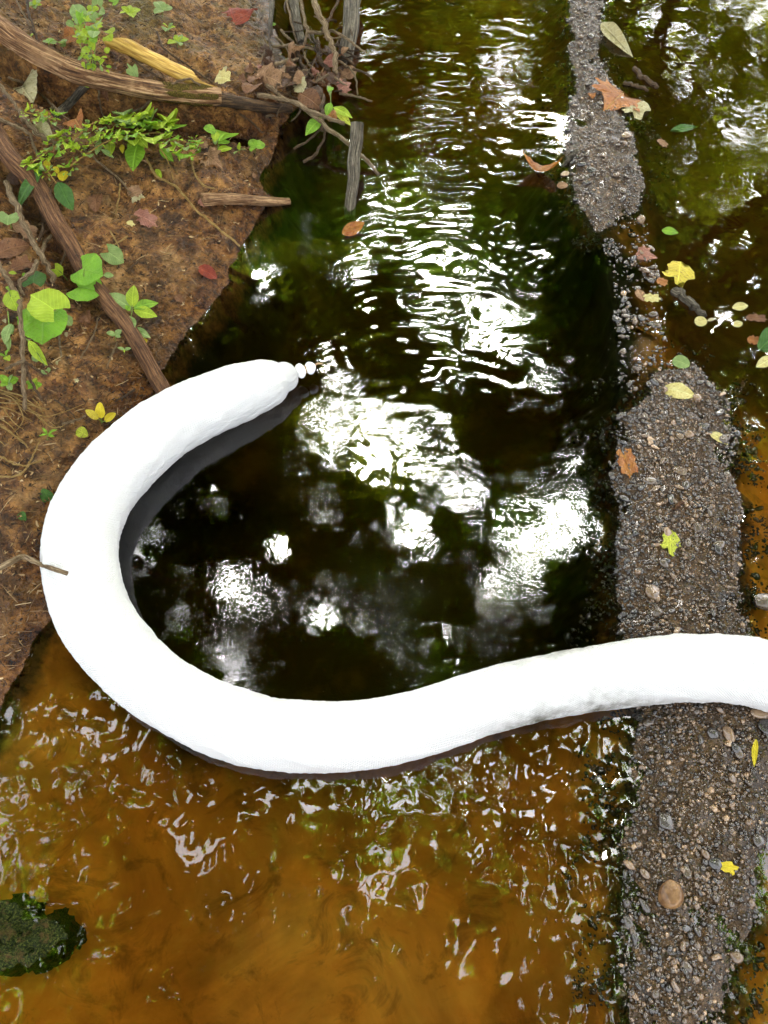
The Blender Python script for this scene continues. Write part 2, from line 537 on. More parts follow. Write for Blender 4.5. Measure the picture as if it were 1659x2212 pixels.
# ------------------------------------------------------------------ water
def make_water_mat():
    m, t, out = new_mat("tea_brown_water")
    p = geo_pos(t)
    a = t.nodes.new("ShaderNodeAttribute"); a.attribute_name = "film"
    # oil film: fine wrinkles where the current has pushed it against the boom
    wr = t.nodes.new("ShaderNodeMapping"); t.links.new(p, wr.inputs[0])
    n1 = noise(t, p, 30, 1, .4, 1.6)
    n2 = noise(t, p, 90, 1, .5, 1.2)
    n3 = noise(t, p, 34, 3, .6, 2.5)
    fold = ramp(t, [(.0, 1), (.11, 0)], math_n(t, 'ABSOLUTE', math_n(t, 'SUBTRACT', n3, .5))).outputs[0]
    spk = ramp(t, [(.55, 0), (.75, 1)], noise(t, p, 95, 1, .5)).outputs[0]
    where = ramp(t, [(.42, 0), (.60, 1)], noise(t, p, 6, 2, .5)).outputs[0]
    fine = math_n(t, 'MULTIPLY', math_n(t, 'ADD', math_n(t, 'MULTIPLY', fold, .42), math_n(t, 'MULTIPLY', spk, .10)), math_n(t, 'ADD', where, .05))
    h = math_n(t, 'ADD', math_n(t, 'MULTIPLY', n1, .9), math_n(t, 'ADD', math_n(t, 'MULTIPLY', n2, .06), fine))
    h = math_n(t, 'MULTIPLY', h, a.outputs['Fac'])
    nrm = bump(t, h, 1.0, .00012)
    fr = t.nodes.new("ShaderNodeFresnel"); fr.inputs['IOR'].default_value = 1.7
    t.links.new(nrm, fr.inputs['Normal'])
    gl = t.nodes.new("ShaderNodeBsdfGlossy"); gl.inputs['Roughness'].default_value = .0
    t.links.new(nrm, gl.inputs['Normal'])
    tr = t.nodes.new("ShaderNodeBsdfTransparent")
    mx = t.nodes.new("ShaderNodeMixShader")
    t.links.new(fr.outputs[0], mx.inputs[0]); t.links.new(tr.outputs[0], mx.inputs[1]); t.links.new(gl.outputs[0], mx.inputs[2])
    t.links.new(mx.outputs[0], out.inputs['Surface'])
    ab = t.nodes.new("ShaderNodeVolumeAbsorption")
    ab.inputs['Color'].default_value = (.92, .72, .10, 1)
    ab.inputs['Density'].default_value = 7.0
    t.links.new(ab.outputs[0], out.inputs['Volume'])
    return m

RINGS = [(.14, 1.62, .0009, .05), (.10, 1.03, .0011, .055), (.16, 2.25, .0010, .06), (.20, 1.80, .0008, .045), (.01, 1.28, .0010, .07), (.30, 1.42, .0009, .06), (.06, 1.00, .0008, .04), (.22, 1.20, .0007, .06),
         (.34, 1.95, .0008, .05), (.08, 1.46, .0009, .05), (.36, 1.62, .0007, .055), (-.02, 1.75, .0006, .05), (.47, 1.25, .0005, .05)]

def build_water():
    st = .006
    x = axis(-1.55, 1.55, st, -50, 50, 16)
    y = axis(-.2, 3.2, st, -30, 36, 16)
    X, Y = np.meshgrid(x, y)
    fine = sstep(-1.6, -1.4, X) * sstep(1.6, 1.4, X) * sstep(-.25, -.1, Y) * sstep(3.25, 3.0, Y)
    pool = sdf(POOL, X, Y)
    pm = sstep(-.02, .08, pool)
    down = sstep(.62, .45, Y - .10 * np.clip(X, -1, 1)) * (1 - pm)
    # long, almost level swells
    z = .0005 * fbm(X * 5, Y * 5, 2, 101)
    # crests that come down the channel towards the boom
    cx = .12 + .04 * (Y - 1.4)
    chan = np.exp(-((X - cx) / .26) ** 2) * sstep(.95, 1.35, Y) * (1 - .5 * sstep(1.9, 2.5, Y))
    wide = np.exp(-((X - cx - .04) / .34) ** 2) * sstep(.72, 1.05, Y) * (1 - .45 * sstep(1.95, 2.5, Y))
    wq = .06 * fbm(X * 4, Y * 5, 2, 127); wr = .05 * fbm(X * 5, Y * 4, 2, 128)
    env = np.clip(.65 + 1.3 * fbm(X * 3.2, Y * 4.2, 2, 121), .15, 1.5)
    z += wide * env * (.00190 * fbm((X + wq) * 4.6, (Y + wr) * 8.4, 2, 131, .36) + .00016 * fbm((X + wr) * 16, (Y + wq) * 24, 2, 133, .5))
    z += chan * env * .00022 * np.sin((Y + 1.2 * (X - cx) ** 2 + wr + .5 * wq) * 2 * np.pi / .045)
    for rx, ry, ra, rl in RINGS:
        dx, dy = (X - rx + .9 * wq) * .55, Y - ry + .9 * wr
        rd = np.sqrt(dx * dx + dy * dy)
        z += .55 * ra * np.cos(rd * 2 * np.pi / (rl * (1 + .35 * fbm(X * 6, Y * 6, 2, 137)))) * np.exp(-(rd / (1.6 * rl)) ** 2) * np.clip(.6 + 1.6 * fbm(X * 9 + rx, Y * 9, 2, 139), 0, 1.4)
    # eddies in the pool
    z += pm * .0007 * fbm(X * 9 + 2 * fbm(X * 3, Y * 3, 2, 141), Y * 11, 3, 143) * (.25 + .75 * sstep(-.25, .1, X) * sstep(.5, .9, Y))
    # broken water below the boom
    calm = sstep(-.15, .25, X + .55 * (.42 - Y) * 0 + .25 * fbm(X * 3, Y * 3, 2, 151))
    nearboom = np.exp(-np.abs(Y - (.40 - .16 * np.clip(X, -.2, .6) * 0)) / .16)
    patch = sstep(-.08, .22, fbm(X * 3.1 + 4, Y * 3.1, 3, 155))
    amp = down * np.clip(.16 + .55 * patch * sstep(-.55, -.1, X) + .75 * nearboom * sstep(-1.0, -.5, X) + .80 * sstep(.05, .40, X), 0, 1.2)
    rid = lambda s, a, sx=1.0: (1 - 2 * np.abs(fbm(X * a * sx, Y * a, 2, s)))
    z += amp * (.0017 * fbm(X * 13, Y * 11, 3, 161, .5) + .0010 * rid(171, 14) + .0006 * fbm(X * 34, Y * 28, 2, 181))
    # water running past the stones of the bar and along the right pool
    right = sstep(.45, .62, X) * (1 - pm) * (1 - down)
    z += right * (.0003 * fbm(X * 12, Y * 10, 2, 191) + .00012 * fbm(X * 40, Y * 40, 2, 193))
    topl = sstep(1.6, 2.2, Y) * (1 - right)
    z += topl * .0006 * fbm(X * 8, Y * 12, 3, 197)
    z *= fine
    film = pm * (.35 + .65 * sstep(1.35, .95, Y)) * (.6 + .6 * sstep(-.1, .25, fbm(X * 4, Y * 4, 3, 203)))
    film = np.clip(film * (1 - .6 * chan) + .12 * right + .05, 0, 1) * fine
    ny, nx = X.shape
    V = np.stack([X, Y, z], -1).reshape(-1, 3)
    idx = np.arange(ny * nx).reshape(ny, nx)
    Q = np.stack([idx[:-1, :-1], idx[:-1, 1:], idx[1:, 1:], idx[1:, :-1]], -1).reshape(-1, 4)
    # closed below, so that the water has a body
    n0 = len(V)
    ring = np.concatenate([idx[0, :], idx[1:, -1], idx[-1, -2::-1], idx[-2:0:-1, 0]])
    low = V[ring].copy(); low[:, 2] = -.9
    V = np.vstack([V, low])
    k = len(ring)
    a = np.arange(k); b = (a + 1) % k
    S = np.stack([ring[b], ring[a], n0 + a, n0 + b], -1)
    c4 = np.array([n0 + 0, n0 + nx - 1, n0 + nx - 1 + ny - 1, n0 + 2 * (nx - 1) + ny - 1])
    Q = np.vstack([Q, S])
    V = np.vstack([V, [[x[0], y[0], -.9], [x[-1], y[0], -.9], [x[-1], y[-1], -.9], [x[0], y[-1], -.9]]])
    m4 = len(V) - 4
    Q = np.vstack([Q, [[m4, m4 + 3, m4 + 2, m4 + 1]]])
    me = np_mesh("stream_water", V, Q, make_water_mat())
    f = np.zeros(len(V), np.float32); f[:n0] = film.reshape(-1)
    at_ = me.attributes.new("film", 'FLOAT', 'POINT'); at_.data.foreach_set("value", f)
    o = bpy.data.objects.new("stream_water", me); col.objects.link(o)
    tag(o, kind="structure")

build_water()

# ------------------------------------------------------------------ the boom
def make_boom_mat():
    m, t, out = new_mat("white_knitted_boom_fabric")
    uv = t.nodes.new("ShaderNodeUVMap"); uv.uv_map = "uv"
    sep = t.nodes.new("ShaderNodeSeparateXYZ"); t.links.new(uv.outputs[0], sep.inputs[0])
    f = 2 * math.pi / .0055
    d1 = math_n(t, 'SINE', math_n(t, 'MULTIPLY', math_n(t, 'ADD', sep.outputs[0], sep.outputs[1]), f))
    d2 = math_n(t, 'SINE', math_n(t, 'MULTIPLY', math_n(t, 'SUBTRACT', sep.outputs[0], sep.outputs[1]), f))
    net = math_n(t, 'MAXIMUM', d1, d2)
    p = geo_pos(t)
    lump = noise(t, p, 45, 4, .6)
    h = math_n(t, 'ADD', math_n(t, 'MULTIPLY', net, .22), math_n(t, 'MULTIPLY', lump, .6))
    z = t.nodes.new("ShaderNodeSeparateXYZ"); t.links.new(p, z.inputs[0])
    # grime soaked up at the water line on one stretch
    st = noise(t, p, 30, 5, .65)
    low = ramp(t, [(.035, 1), (.088, 0)], math_n(t, 'ADD', z.outputs[2], math_n(t, 'MULTIPLY', math_n(t, 'SUBTRACT', lump, .5), .06))).outputs[0]
    xs = math_n(t, 'MULTIPLY', ramp(t, [(.16, 0), (.27, 1)], z.outputs[0]).outputs[0], ramp(t, [(.40, 1), (.62, 0)], z.outputs[0]).outputs[0])
    g = math_n(t, 'MULTIPLY', math_n(t, 'MULTIPLY', low, xs), ramp(t, [(.38, .25), (.6, 1)], st).outputs[0])
    c = mixc(t, (.82, .82, .80), (.13, .12, .085), g)
    c = mixc(t, c, (.70, .71, .72), ramp(t, [(.0, .35), (.5, 0)], math_n(t, 'MULTIPLY', math_n(t, 'ADD', net, 1.0), .5)).outputs[0])
    pbsdf(t, out, c, .8, bump(t, h, .9, .007), .2)
    return m

BOOM_PTS = [(612, 815, 33), (600, 819, 43), (578, 827, 52), (520, 847, 62), (455, 873, 66), (370, 915, 70), (297, 970, 74), (237, 1032, 76), (195, 1100, 77),
            (174, 1175, 78), (179, 1255, 79), (206, 1335, 78), (257, 1405, 77), (332, 1475, 76), (432, 1535, 76), (545, 1577, 76), (665, 1591, 75),
            (790, 1586, 74), (910, 1560, 71), (1030, 1521, 68), (1160, 1488, 68), (1300, 1463, 69), (1440, 1446, 71), (1560, 1444, 73),
            (1660, 1459, 74), (1780, 1500, 75), (1920, 1570, 75), (2100, 1640, 74), (2500, 1690, 72), (3000, 1640, 70), (3600, 1480, 66)]

def build_boom():
    mat = make_boom_mat()
    root = empty("absorbent_boom", at(660, 1590, 0))
    tag(root, "long white knitted absorbent boom curled in a hook across the stream", "boom")
    P = []; Rr = []
    for x, y, rp in BOOM_PTS:
        c0 = at(x, y, .04)
        r = rp * px2m(x, y, c0)
        g = hgt(c0[0], c0[1])
        zc = max(r - .028, g + r * .80, .036)
        P.append(at(x, y, zc)); Rr.append(r)
    n = 880
    PP = catmull(P, n)
    rr = np.interp(np.linspace(0, 1, n), np.linspace(0, 1, len(Rr)), Rr)
    # smooth heights so that it lies slackly
    for _ in range(90):
        PP[1:-1, 2] = .25 * PP[:-2, 2] + .5 * PP[1:-1, 2] + .25 * PP[2:, 2]
    # the end is drawn together to a neck
    axn = (PP[0] - PP[11]) / np.linalg.norm(PP[0] - PP[11])
    q = np.linspace(1, 0, 16)[:-1]
    capP = PP[0] + np.outer(np.sin(q * np.pi / 2) * .034, axn)
    capR = rr[0] * np.maximum(np.cos(q * np.pi / 2) ** .9, .13)
    pleat = np.concatenate([q, np.exp(-np.arange(n) / 5.0) * .0])
    PP = np.vstack([capP, PP]); rr = np.concatenate([capR, rr]); n = len(PP)
    seg = 108
    T = np.gradient(PP, axis=0); T /= np.linalg.norm(T, axis=1)[:, None]
    s = np.concatenate([[0], np.cumsum(np.linalg.norm(np.diff(PP, axis=0), axis=1))])
    ang = np.linspace(0, 2 * np.pi, seg + 1)
    V = np.zeros((n, seg + 1, 3)); UV = np.zeros((n, seg + 1, 2))
    for i in range(n):
        b = np.cross((0, 0, 1), T[i]); b /= np.linalg.norm(b)
        u = np.cross(T[i], b)
        ca, sa = np.cos(ang), np.sin(ang)
        k = s[i]
        wob = .05 * fbm(ca * 1.1 + 3, sa * 1.1 + k * 4.2, 3, 301) + .030 * fbm(ca * 2.2 + k * 9, sa * 2.2 + k * 9, 3, 303) \
            + .030 * pnoise(ang * 2.4, np.full(seg + 1, k * 34), 305) * (.5 + .5 * np.sin(k * 7)) + .030 * fbm(ca * 5 + k * 22, sa * 5 + k * 30, 3, 307) + .016 * pnoise(ang * 9, np.full(seg + 1, k * 110), 309)
        wob[-1] = wob[0]
        r = rr[i] * (1 + wob * (1 - .6 * pleat[i]) + .10 * pleat[i] * np.sin(ang * 15 + .6 * np.sin(ang * 3)))
        # crease on the inside of the bend
        V[i] = PP[i] + np.outer(ca * r, b) + np.outer(sa * r * .96, u)
        UV[i, :, 0] = k; UV[i, :, 1] = ang * .066
    idx = np.arange(n * (seg + 1)).reshape(n, seg + 1)
    Q = np.stack([idx[:-1, :-1], idx[:-1, 1:], idx[1:, 1:], idx[1:, :-1]], -1).reshape(-1, 4)
    me = np_mesh("sock", V.reshape(-1, 3), Q, mat)
    uvl = me.uv_layers.new(name="uv")
    uvl.data.foreach_set("uv", UV.reshape(-1, 2)[Q.ravel()].astype(np.float32).ravel())
    body = bpy.data.objects.new("sock", me); col.objects.link(body); body.parent = root
    body.matrix_parent_inverse = Matrix.Translation(-root.location)
    # gathered end and the tied tail
    ax = Vector(axn).normalized()
    base = Vector(PP[15])
    m2 = px2m(640, 805, base)
    def lathe(name, prof, off, seed):
        b = ax.cross(Vector((0, 0, 1))).normalized(); u = b.cross(ax)
        V = []; Fc = []; sg = 20
        for i, (a, r) in enumerate(prof):
            for j in range(sg):
                th = 2 * math.pi * j / sg
                q = r * (1 + .13 * math.sin(th * 5 + seed * 2 + i * .5) + .12 * math.sin(th * 2 + i * .4 + seed))
                V.append(base + off + ax * a + b * (q * math.cos(th)) + u * (q * math.sin(th)))
        for i in range(len(prof) - 1):
            for j in range(sg):
                Fc.append((i * sg + j, i * sg + (j + 1) % sg, (i + 1) * sg + (j + 1) % sg, (i + 1) * sg + j))
        o = mesh_obj(name, V, Fc, mat, root)
        o.matrix_parent_inverse = Matrix.Translation(-root.location)
        return o
    t0 = ax * .024 + Vector((0, 0, .003))
    lathe("knot", [(.006, .004), (.009, .011), (.014, .0150), (.020, .0155), (.026, .0120), (.030, .007), (.033, .0055)], t0, 1)
    lathe("knot", [(.032, .0055), (.034, .009), (.038, .0120), (.044, .0135), (.050, .0110), (.055, .006), (.057, .001)], t0, 2)
    cord, t, out = new_mat("tan_tie_cord"); pbsdf(t, out, (.35, .24, .12), .8)
    lathe("tie_band", [(.0300, .0070), (.0312, .0085), (.0330, .0085), (.0342, .0070)], t0, 3).data.materials[0] = cord
    b = ax.cross(Vector((0, 0, 1))).normalized()
    pts = [base + ax * .077, base + ax * .086 + Vector((0, 0, .004)) - b * .004, base + ax * .100 - b * .002]
    V, Fc = tube_data(catmull(pts, 8), [.002] * 6 + [.0017, .001], 6)
    o = mesh_obj("cord_tail", V, Fc, cord, root); o.matrix_parent_inverse = Matrix.Translation(-root.location)
    body["axis"] = 1
    return PP, rr

BOOM_P, BOOM_R = build_boom()

# ------------------------------------------------------------------ trees over the stream (mirrored in the water)
def make_leaf_canopy(name, base, lit):
    m, t, out = new_mat(name)
    p = geo_pos(t)
    oi = noise(t, p, 1.7, 2, .5)
    c1 = ramp(t, [(.35, base), (.65, [min(1, v * 1.7) for v in base])], oi).outputs[0]
    d = t.nodes.new("ShaderNodeBsdfDiffuse"); t.links.new(c1, d.inputs['Color'])
    tl = t.nodes.new("ShaderNodeBsdfTranslucent"); tl.inputs['Color'].default_value = (*lit, 1)
    mx = t.nodes.new("ShaderNodeMixShader"); mx.inputs[0].default_value = .55
    t.links.new(d.outputs[0], mx.inputs[1]); t.links.new(tl.outputs[0], mx.inputs[2])
    t.links.new(mx.outputs[0], out.inputs['Surface'])
    return m

def make_bark(name, c0, c1, c2, scale=1.0, moss=None):
    m, t, out = new_mat(name)
    p = obj_co(t) if scale < 50 else geo_pos(t)
    uv = t.nodes.new("ShaderNodeAttribute"); uv.attribute_name = "along"
    mp = t.nodes.new("ShaderNodeMapping"); mp.inputs['Scale'].default_value = (1, 1, 1)
    t.links.new(uv.outputs['Vector'], mp.inputs[0])
    n = noise(t, mp.outputs[0], 1.0, 6, .62, .35)
    n2 = noise(t, geo_pos(t), 130, 4, .6)
    n3 = noise(t, geo_pos(t), 22, 3, .6)
    c = ramp(t, [(.34, c0), (.5, c1), (.62, c2)], n).outputs[0]
    c = mixc(t, c, c0, ramp(t, [(.55, 0), (.75, .7)], n2).outputs[0])
    c = mixc(t, c, c2, math_n(t, 'MULTIPLY', ramp(t, [(.5, 0), (.7, 1)], n3).outputs[0], .35))
    h = math_n(t, 'ADD', n, math_n(t, 'MULTIPLY', n2, .35))
    pbsdf(t, out, c, .72, bump(t, h, 1.0, .012), .3)
    return m

LEAF_A = make_leaf_canopy("green_canopy_leaves", (.032, .070, .010), (.26, .46, .03))
LEAF_B = make_leaf_canopy("yellowing_canopy_leaves", (.070, .10, .012), (.52, .62, .03))
TRUNK = make_bark("grey_tree_bark", (.03, .025, .018), (.08, .065, .045), (.16, .13, .09))

# clear shafts in the leaf roof, places in metres: x, y at 5.5 m height, radius
GAPS = [(-.05, 5.14, .59), (.37, 4.91, .37), (-.69, 5.27, .32), (1.29, 6.85, .58), (1.66, 6.46, .34), (1.73, 3.87, .42), (1.62, 4.27, .2), (-2.6, 3.76, .27),
        (-2.06, 3.44, .22), (-2.08, 2.87, .21), (-1.54, 2.49, .23), (-2.38, 2.68, .14), (-1.83, 4.33, .18), (-1.47, 3.23, .19), (.3, 3.93, .2), (.74, 7.75, .43),
        (-.23, 13.44, .47), (2.03, 12.89, .5), (2.01, 11.26, .43), (2.63, 11.02, .35), (-1.65, 7.75, .27), (1.4, 7.58, .27), (5.37, 10.91, .25), (5.39, 11.99, .21),
        (4.9, 13.73, .28), (5.27, 9.61, .2), (.88, 11.86, .33), (-2.52, 1.9, .26), (-2.2, 1.28, .19), (-3.33, 1.86, .24), (-1.73, .86, .16), (.04, .6, .24),
        (2.11, 1.48, .34), (1.34, 1.32, .21), (1.66, .56, .24), (-.53, 1.12, .19), (1.92, -.27, .26), (.7, 1.01, .14), (4.28, 6.93, .18), (-1.11, 1.12, .12),
        (.73, 6.1, .22), (1.96, 6.02, .18), (.3, 7.01, .22), (.87, 4.33, .18), (-.56, 6.32, .23), (-.42, 7.75, .21), (1.58, 8.45, .18), (.33, 8.92, .18), (1.99, 8.09, .16),
        (-.99, 4.76, .16), (-1.13, 3.76, .14), (-.6, 2.97, .12), (1.19, 3.28, .14), (-.65, 4.1, .14), (2.11, 4.51, .15), (4.44, 13.3, .12), (4.62, 10.35, .10), (4.17, 9.12, .08),
        (4.87, 8.45, .08), (.69, 10.35, .16), (1.14, 9.61, .18), (.3, 12.11, .2), (1.19, .64, .18), (.65, .05, .17), (1.71, .05, .17), (-.27, .22, .12), (1.36, -.33, .15),
        (-1.38, .56, .1), (-2.85, 1.4, .13), (2.41, .39, .16)]

def leaf_cloud(name, cen, rad, count, size, mat, parent, seed, clump=.42, holes=True):
    g = np.random.default_rng(seed)
    ncl = max(20, count // 16)
    d = g.normal(size=(ncl * 3, 3)); d /= np.linalg.norm(d, axis=1)[:, None]
    c = d[:ncl] * (g.random((ncl, 1)) ** .45) * np.array(rad) + np.array(cen)
    pos = np.repeat(c, count // ncl + 1, axis=0)
    pos = pos + g.normal(size=pos.shape) * np.array((clump, clump, clump * .6)) * .55
    g.shuffle(pos)
    if holes:
        keep = np.ones(len(pos), bool)
        k = (pos[:, 2] + 1.44) / 7.24
        lone = fbm(pos[:, 0] * 3.5 + 9, pos[:, 1] * 3.5, 2, 15) > .22
        for hx, hy, hr in GAPS:
            d2 = np.sqrt((pos[:, 0] - hx * k) ** 2 + (pos[:, 1] - hy * k) ** 2) / (hr * k)
            d2 = d2 + .75 * fbm(pos[:, 0] * 1.6, pos[:, 1] * 1.6, 3, 5)
            keep &= (d2 > .95 + .25 * g.random(len(pos))) | (lone & (d2 > .35))
        pos = pos[keep]
    pos = pos[:count]; count = len(pos)
    n = g.normal(size=(count, 3)) + np.array((0, 0, 1.1)); n /= np.linalg.norm(n, axis=1)[:, None]
    a = np.cross(n, g.normal(size=(count, 3))); a /= np.linalg.norm(a, axis=1)[:, None]
    b = np.cross(n, a)
    s = size * (.6 + .8 * g.random((count, 1)))
    v0 = pos - a * s; v1 = pos + b * s * .5 - a * s * .1 + n * s * .12; v2 = pos + a * s; v3 = pos - b * s * .5 - a * s * .1 + n * s * .12
    V = np.stack([v0, v1, v2, v3], 1).reshape(-1, 3)
    Q = np.arange(count * 4).reshape(-1, 4)
    me = np_mesh(name, V, Q, mat, smooth=False)
    o = bpy.data.objects.new(name, me); col.objects.link(o); o.parent = parent
    return o

def set_along(o, P, seg, k_len, k_ang, seed=0):
    """grain coordinates that run along a tube"""
    me = o.data
    n = len(P)
    L = np.concatenate([[0], np.cumsum(np.linalg.norm(np.diff(P, axis=0), axis=1))])
    A = np.zeros((len(me.vertices), 3), np.float32)
    ang = np.linspace(0, 2 * np.pi, seg, endpoint=False)
    for i in range(n):
        A[i * seg:(i + 1) * seg, 0] = L[i] * k_len + seed * 3.7
        A[i * seg:(i + 1) * seg, 1] = np.cos(ang) * k_ang
        A[i * seg:(i + 1) * seg, 2] = np.sin(ang) * k_ang
    A[n * seg:, 0] = seed * 3.7
    a = me.attributes.new("along", 'FLOAT_VECTOR', 'POINT')
    a.data.foreach_set("vector", A.ravel())

TREES = [(-3.1, 2.6, .16, (-1.9, 2.9, 6.1), (2.3, 2.6, 1.3), 15000, .10, LEAF_A),
         (3.4, 3.0, .17, (2.3, 3.4, 6.3), (2.4, 2.8, 1.3), 16000, .10, LEAF_A),
         (-2.9, -2.6, .15, (-1.3, -.8, 6.2), (2.8, 2.3, 1.2), 12000, .10, LEAF_A),
         (3.3, -2.4, .15, (1.8, -.5, 6.4), (2.6, 2.4, 1.3), 12000, .10, LEAF_A),
         (-2.4, 6.6, .17, (-1.0, 6.2, 6.6), (2.6, 2.2, 1.9), 14000, .10, LEAF_B),
         (5.0, 7.4, .17, (2.2, 7.2, 6.4), (2.6, 2.3, 2.0), 14000, .10, LEAF_A),
         (-4.6, 5.0, .17, (-4.2, 5.0, 5.8), (2.2, 3.2, 2.2), 11000, .11, LEAF_A),
         (5.0, 5.6, .17, (5.2, 5.4, 5.8), (2.0, 3.6, 2.6), 11000, .11, LEAF_B),
         (-2.8, 11.5, .2, (-2.0, 11.3, 6.6), (3.4, 2.2, 3.4), 14000, .12, LEAF_A),
         (3.9, 11.0, .2, (3.8, 12.0, 6.8), (3.8, 2.4, 3.6), 15000, .12, LEAF_B),
         (-.9, 17.5, .22, (.2, 17, 6.5), (5.2, 2.4, 5.0), 14000, .17, LEAF_A)]
for i, (tx, ty, tr_, cc, cr, cnt, ls, lm) in enumerate(TREES):
    root = empty("overhanging_tree", (tx, ty, .2))
    tag(root, "leafy tree leaning over the stream, seen only mirrored in the water", "tree", "trees mirrored in the water")
    def rel(v): return np.array(v) - np.array((tx, ty, .2))
    P = catmull([rel((tx, ty, .0)), rel((tx * .97, ty, 2.0)), rel((tx * .75 + cc[0] * .25, ty * .75 + cc[1] * .25, 4.2)), rel(cc)], 26)
    V, Fc = tube_data(P, np.linspace(tr_, .04, 26), 14, .12, i)
    o = mesh_obj("trunk", V, Fc, TRUNK, root)
    set_along(o, P, 14, 6, 1.6, i)
    for j in range(6):
        a = 2 * math.pi * j / 6 + i
        s = P[12 + j * 2]
        e = rel(cc) + np.array((math.cos(a) * cr[0] * .8, math.sin(a) * cr[1] * .8, .4 * math.sin(3 * a)))
        L = catmull([s, (s + e) / 2 + np.array((0, 0, .25)), e], 12)
        V, Fc = tube_data(L, np.linspace(.05, .01, 12), 8, .1, j)
        o = mesh_obj("limb", V, Fc, TRUNK, root); set_along(o, L, 8, 8, 1.2, j)
    leaf_cloud("crown", cc, cr, cnt, ls, lm, root, 900 + i).matrix_parent_inverse = Matrix.Translation((-tx, -ty, -.2))

# ------------------------------------------------------------------ pebbles and stones
def make_stone_mat(name="wet_pebble_stone", rough=.22):
    m, t, out = new_mat(name)
    a = t.nodes.new("ShaderNodeAttribute"); a.attribute_name = "tone"
    oi = t.nodes.new("ShaderNodeObjectInfo")
    n = noise(t, geo_pos(t), 190, 4, .65)
    base = ramp(t, [(.0, (.008, .007, .006)), (.30, (.030, .022, .015)), (.55, (.075, .046, .023)), (.78, (.16, .092, .042)), (1, (.34, .22, .12))],
                a.outputs['Fac']).outputs[0]
    c = mixc(t, base, (.014, .011, .008), ramp(t, [(.52, 0), (.75, .75)], n).outputs[0])
    c = mixc(t, c, (.28, .19, .11), ramp(t, [(.25, .25), (.42, 0)], n).outputs[0])
    pbsdf(t, out, c, rough, bump(t, n, .6, .004), .5, .9, .04)
    return m
STONE = make_stone_mat()

def ico(sub):
    import bmesh
    bm = bmesh.new()
    bmesh.ops.create_icosphere(bm, subdivisions=sub, radius=1.0)
    V = np.array([v.co[:] for v in bm.verts]); Fi = np.array([[v.index for v in f.verts] for f in bm.faces])
    bm.free()
    return V, Fi
ICO1, ICO1F = ico(1)
ICO2, ICO2F = ico(2)
ICO4, ICO4F = ico(4)

def stone_shape(V, g, squash=(1, .8, .55), angular=.35):
    """a pebble: ellipsoid cut by a few planes"""
    W = V.copy()
    for _ in range(6):
        n = g.normal(size=3); n /= np.linalg.norm(n)
        d = W @ n
        lim = .45 + .35 * g.random()
        over = np.maximum(d - lim, 0)
        W -= np.outer(over * (.55 + angular), n)
    W *= 1 + .06 * g.normal(size=(len(W), 1)) * (angular)
    return W * np.array(squash)

def on_bar(p):
    X = np.array([p[0]]); Y = np.array([p[1]])
    return max(sdf(BAR_A, X, Y)[0], sdf(BAR_B, X, Y)[0])

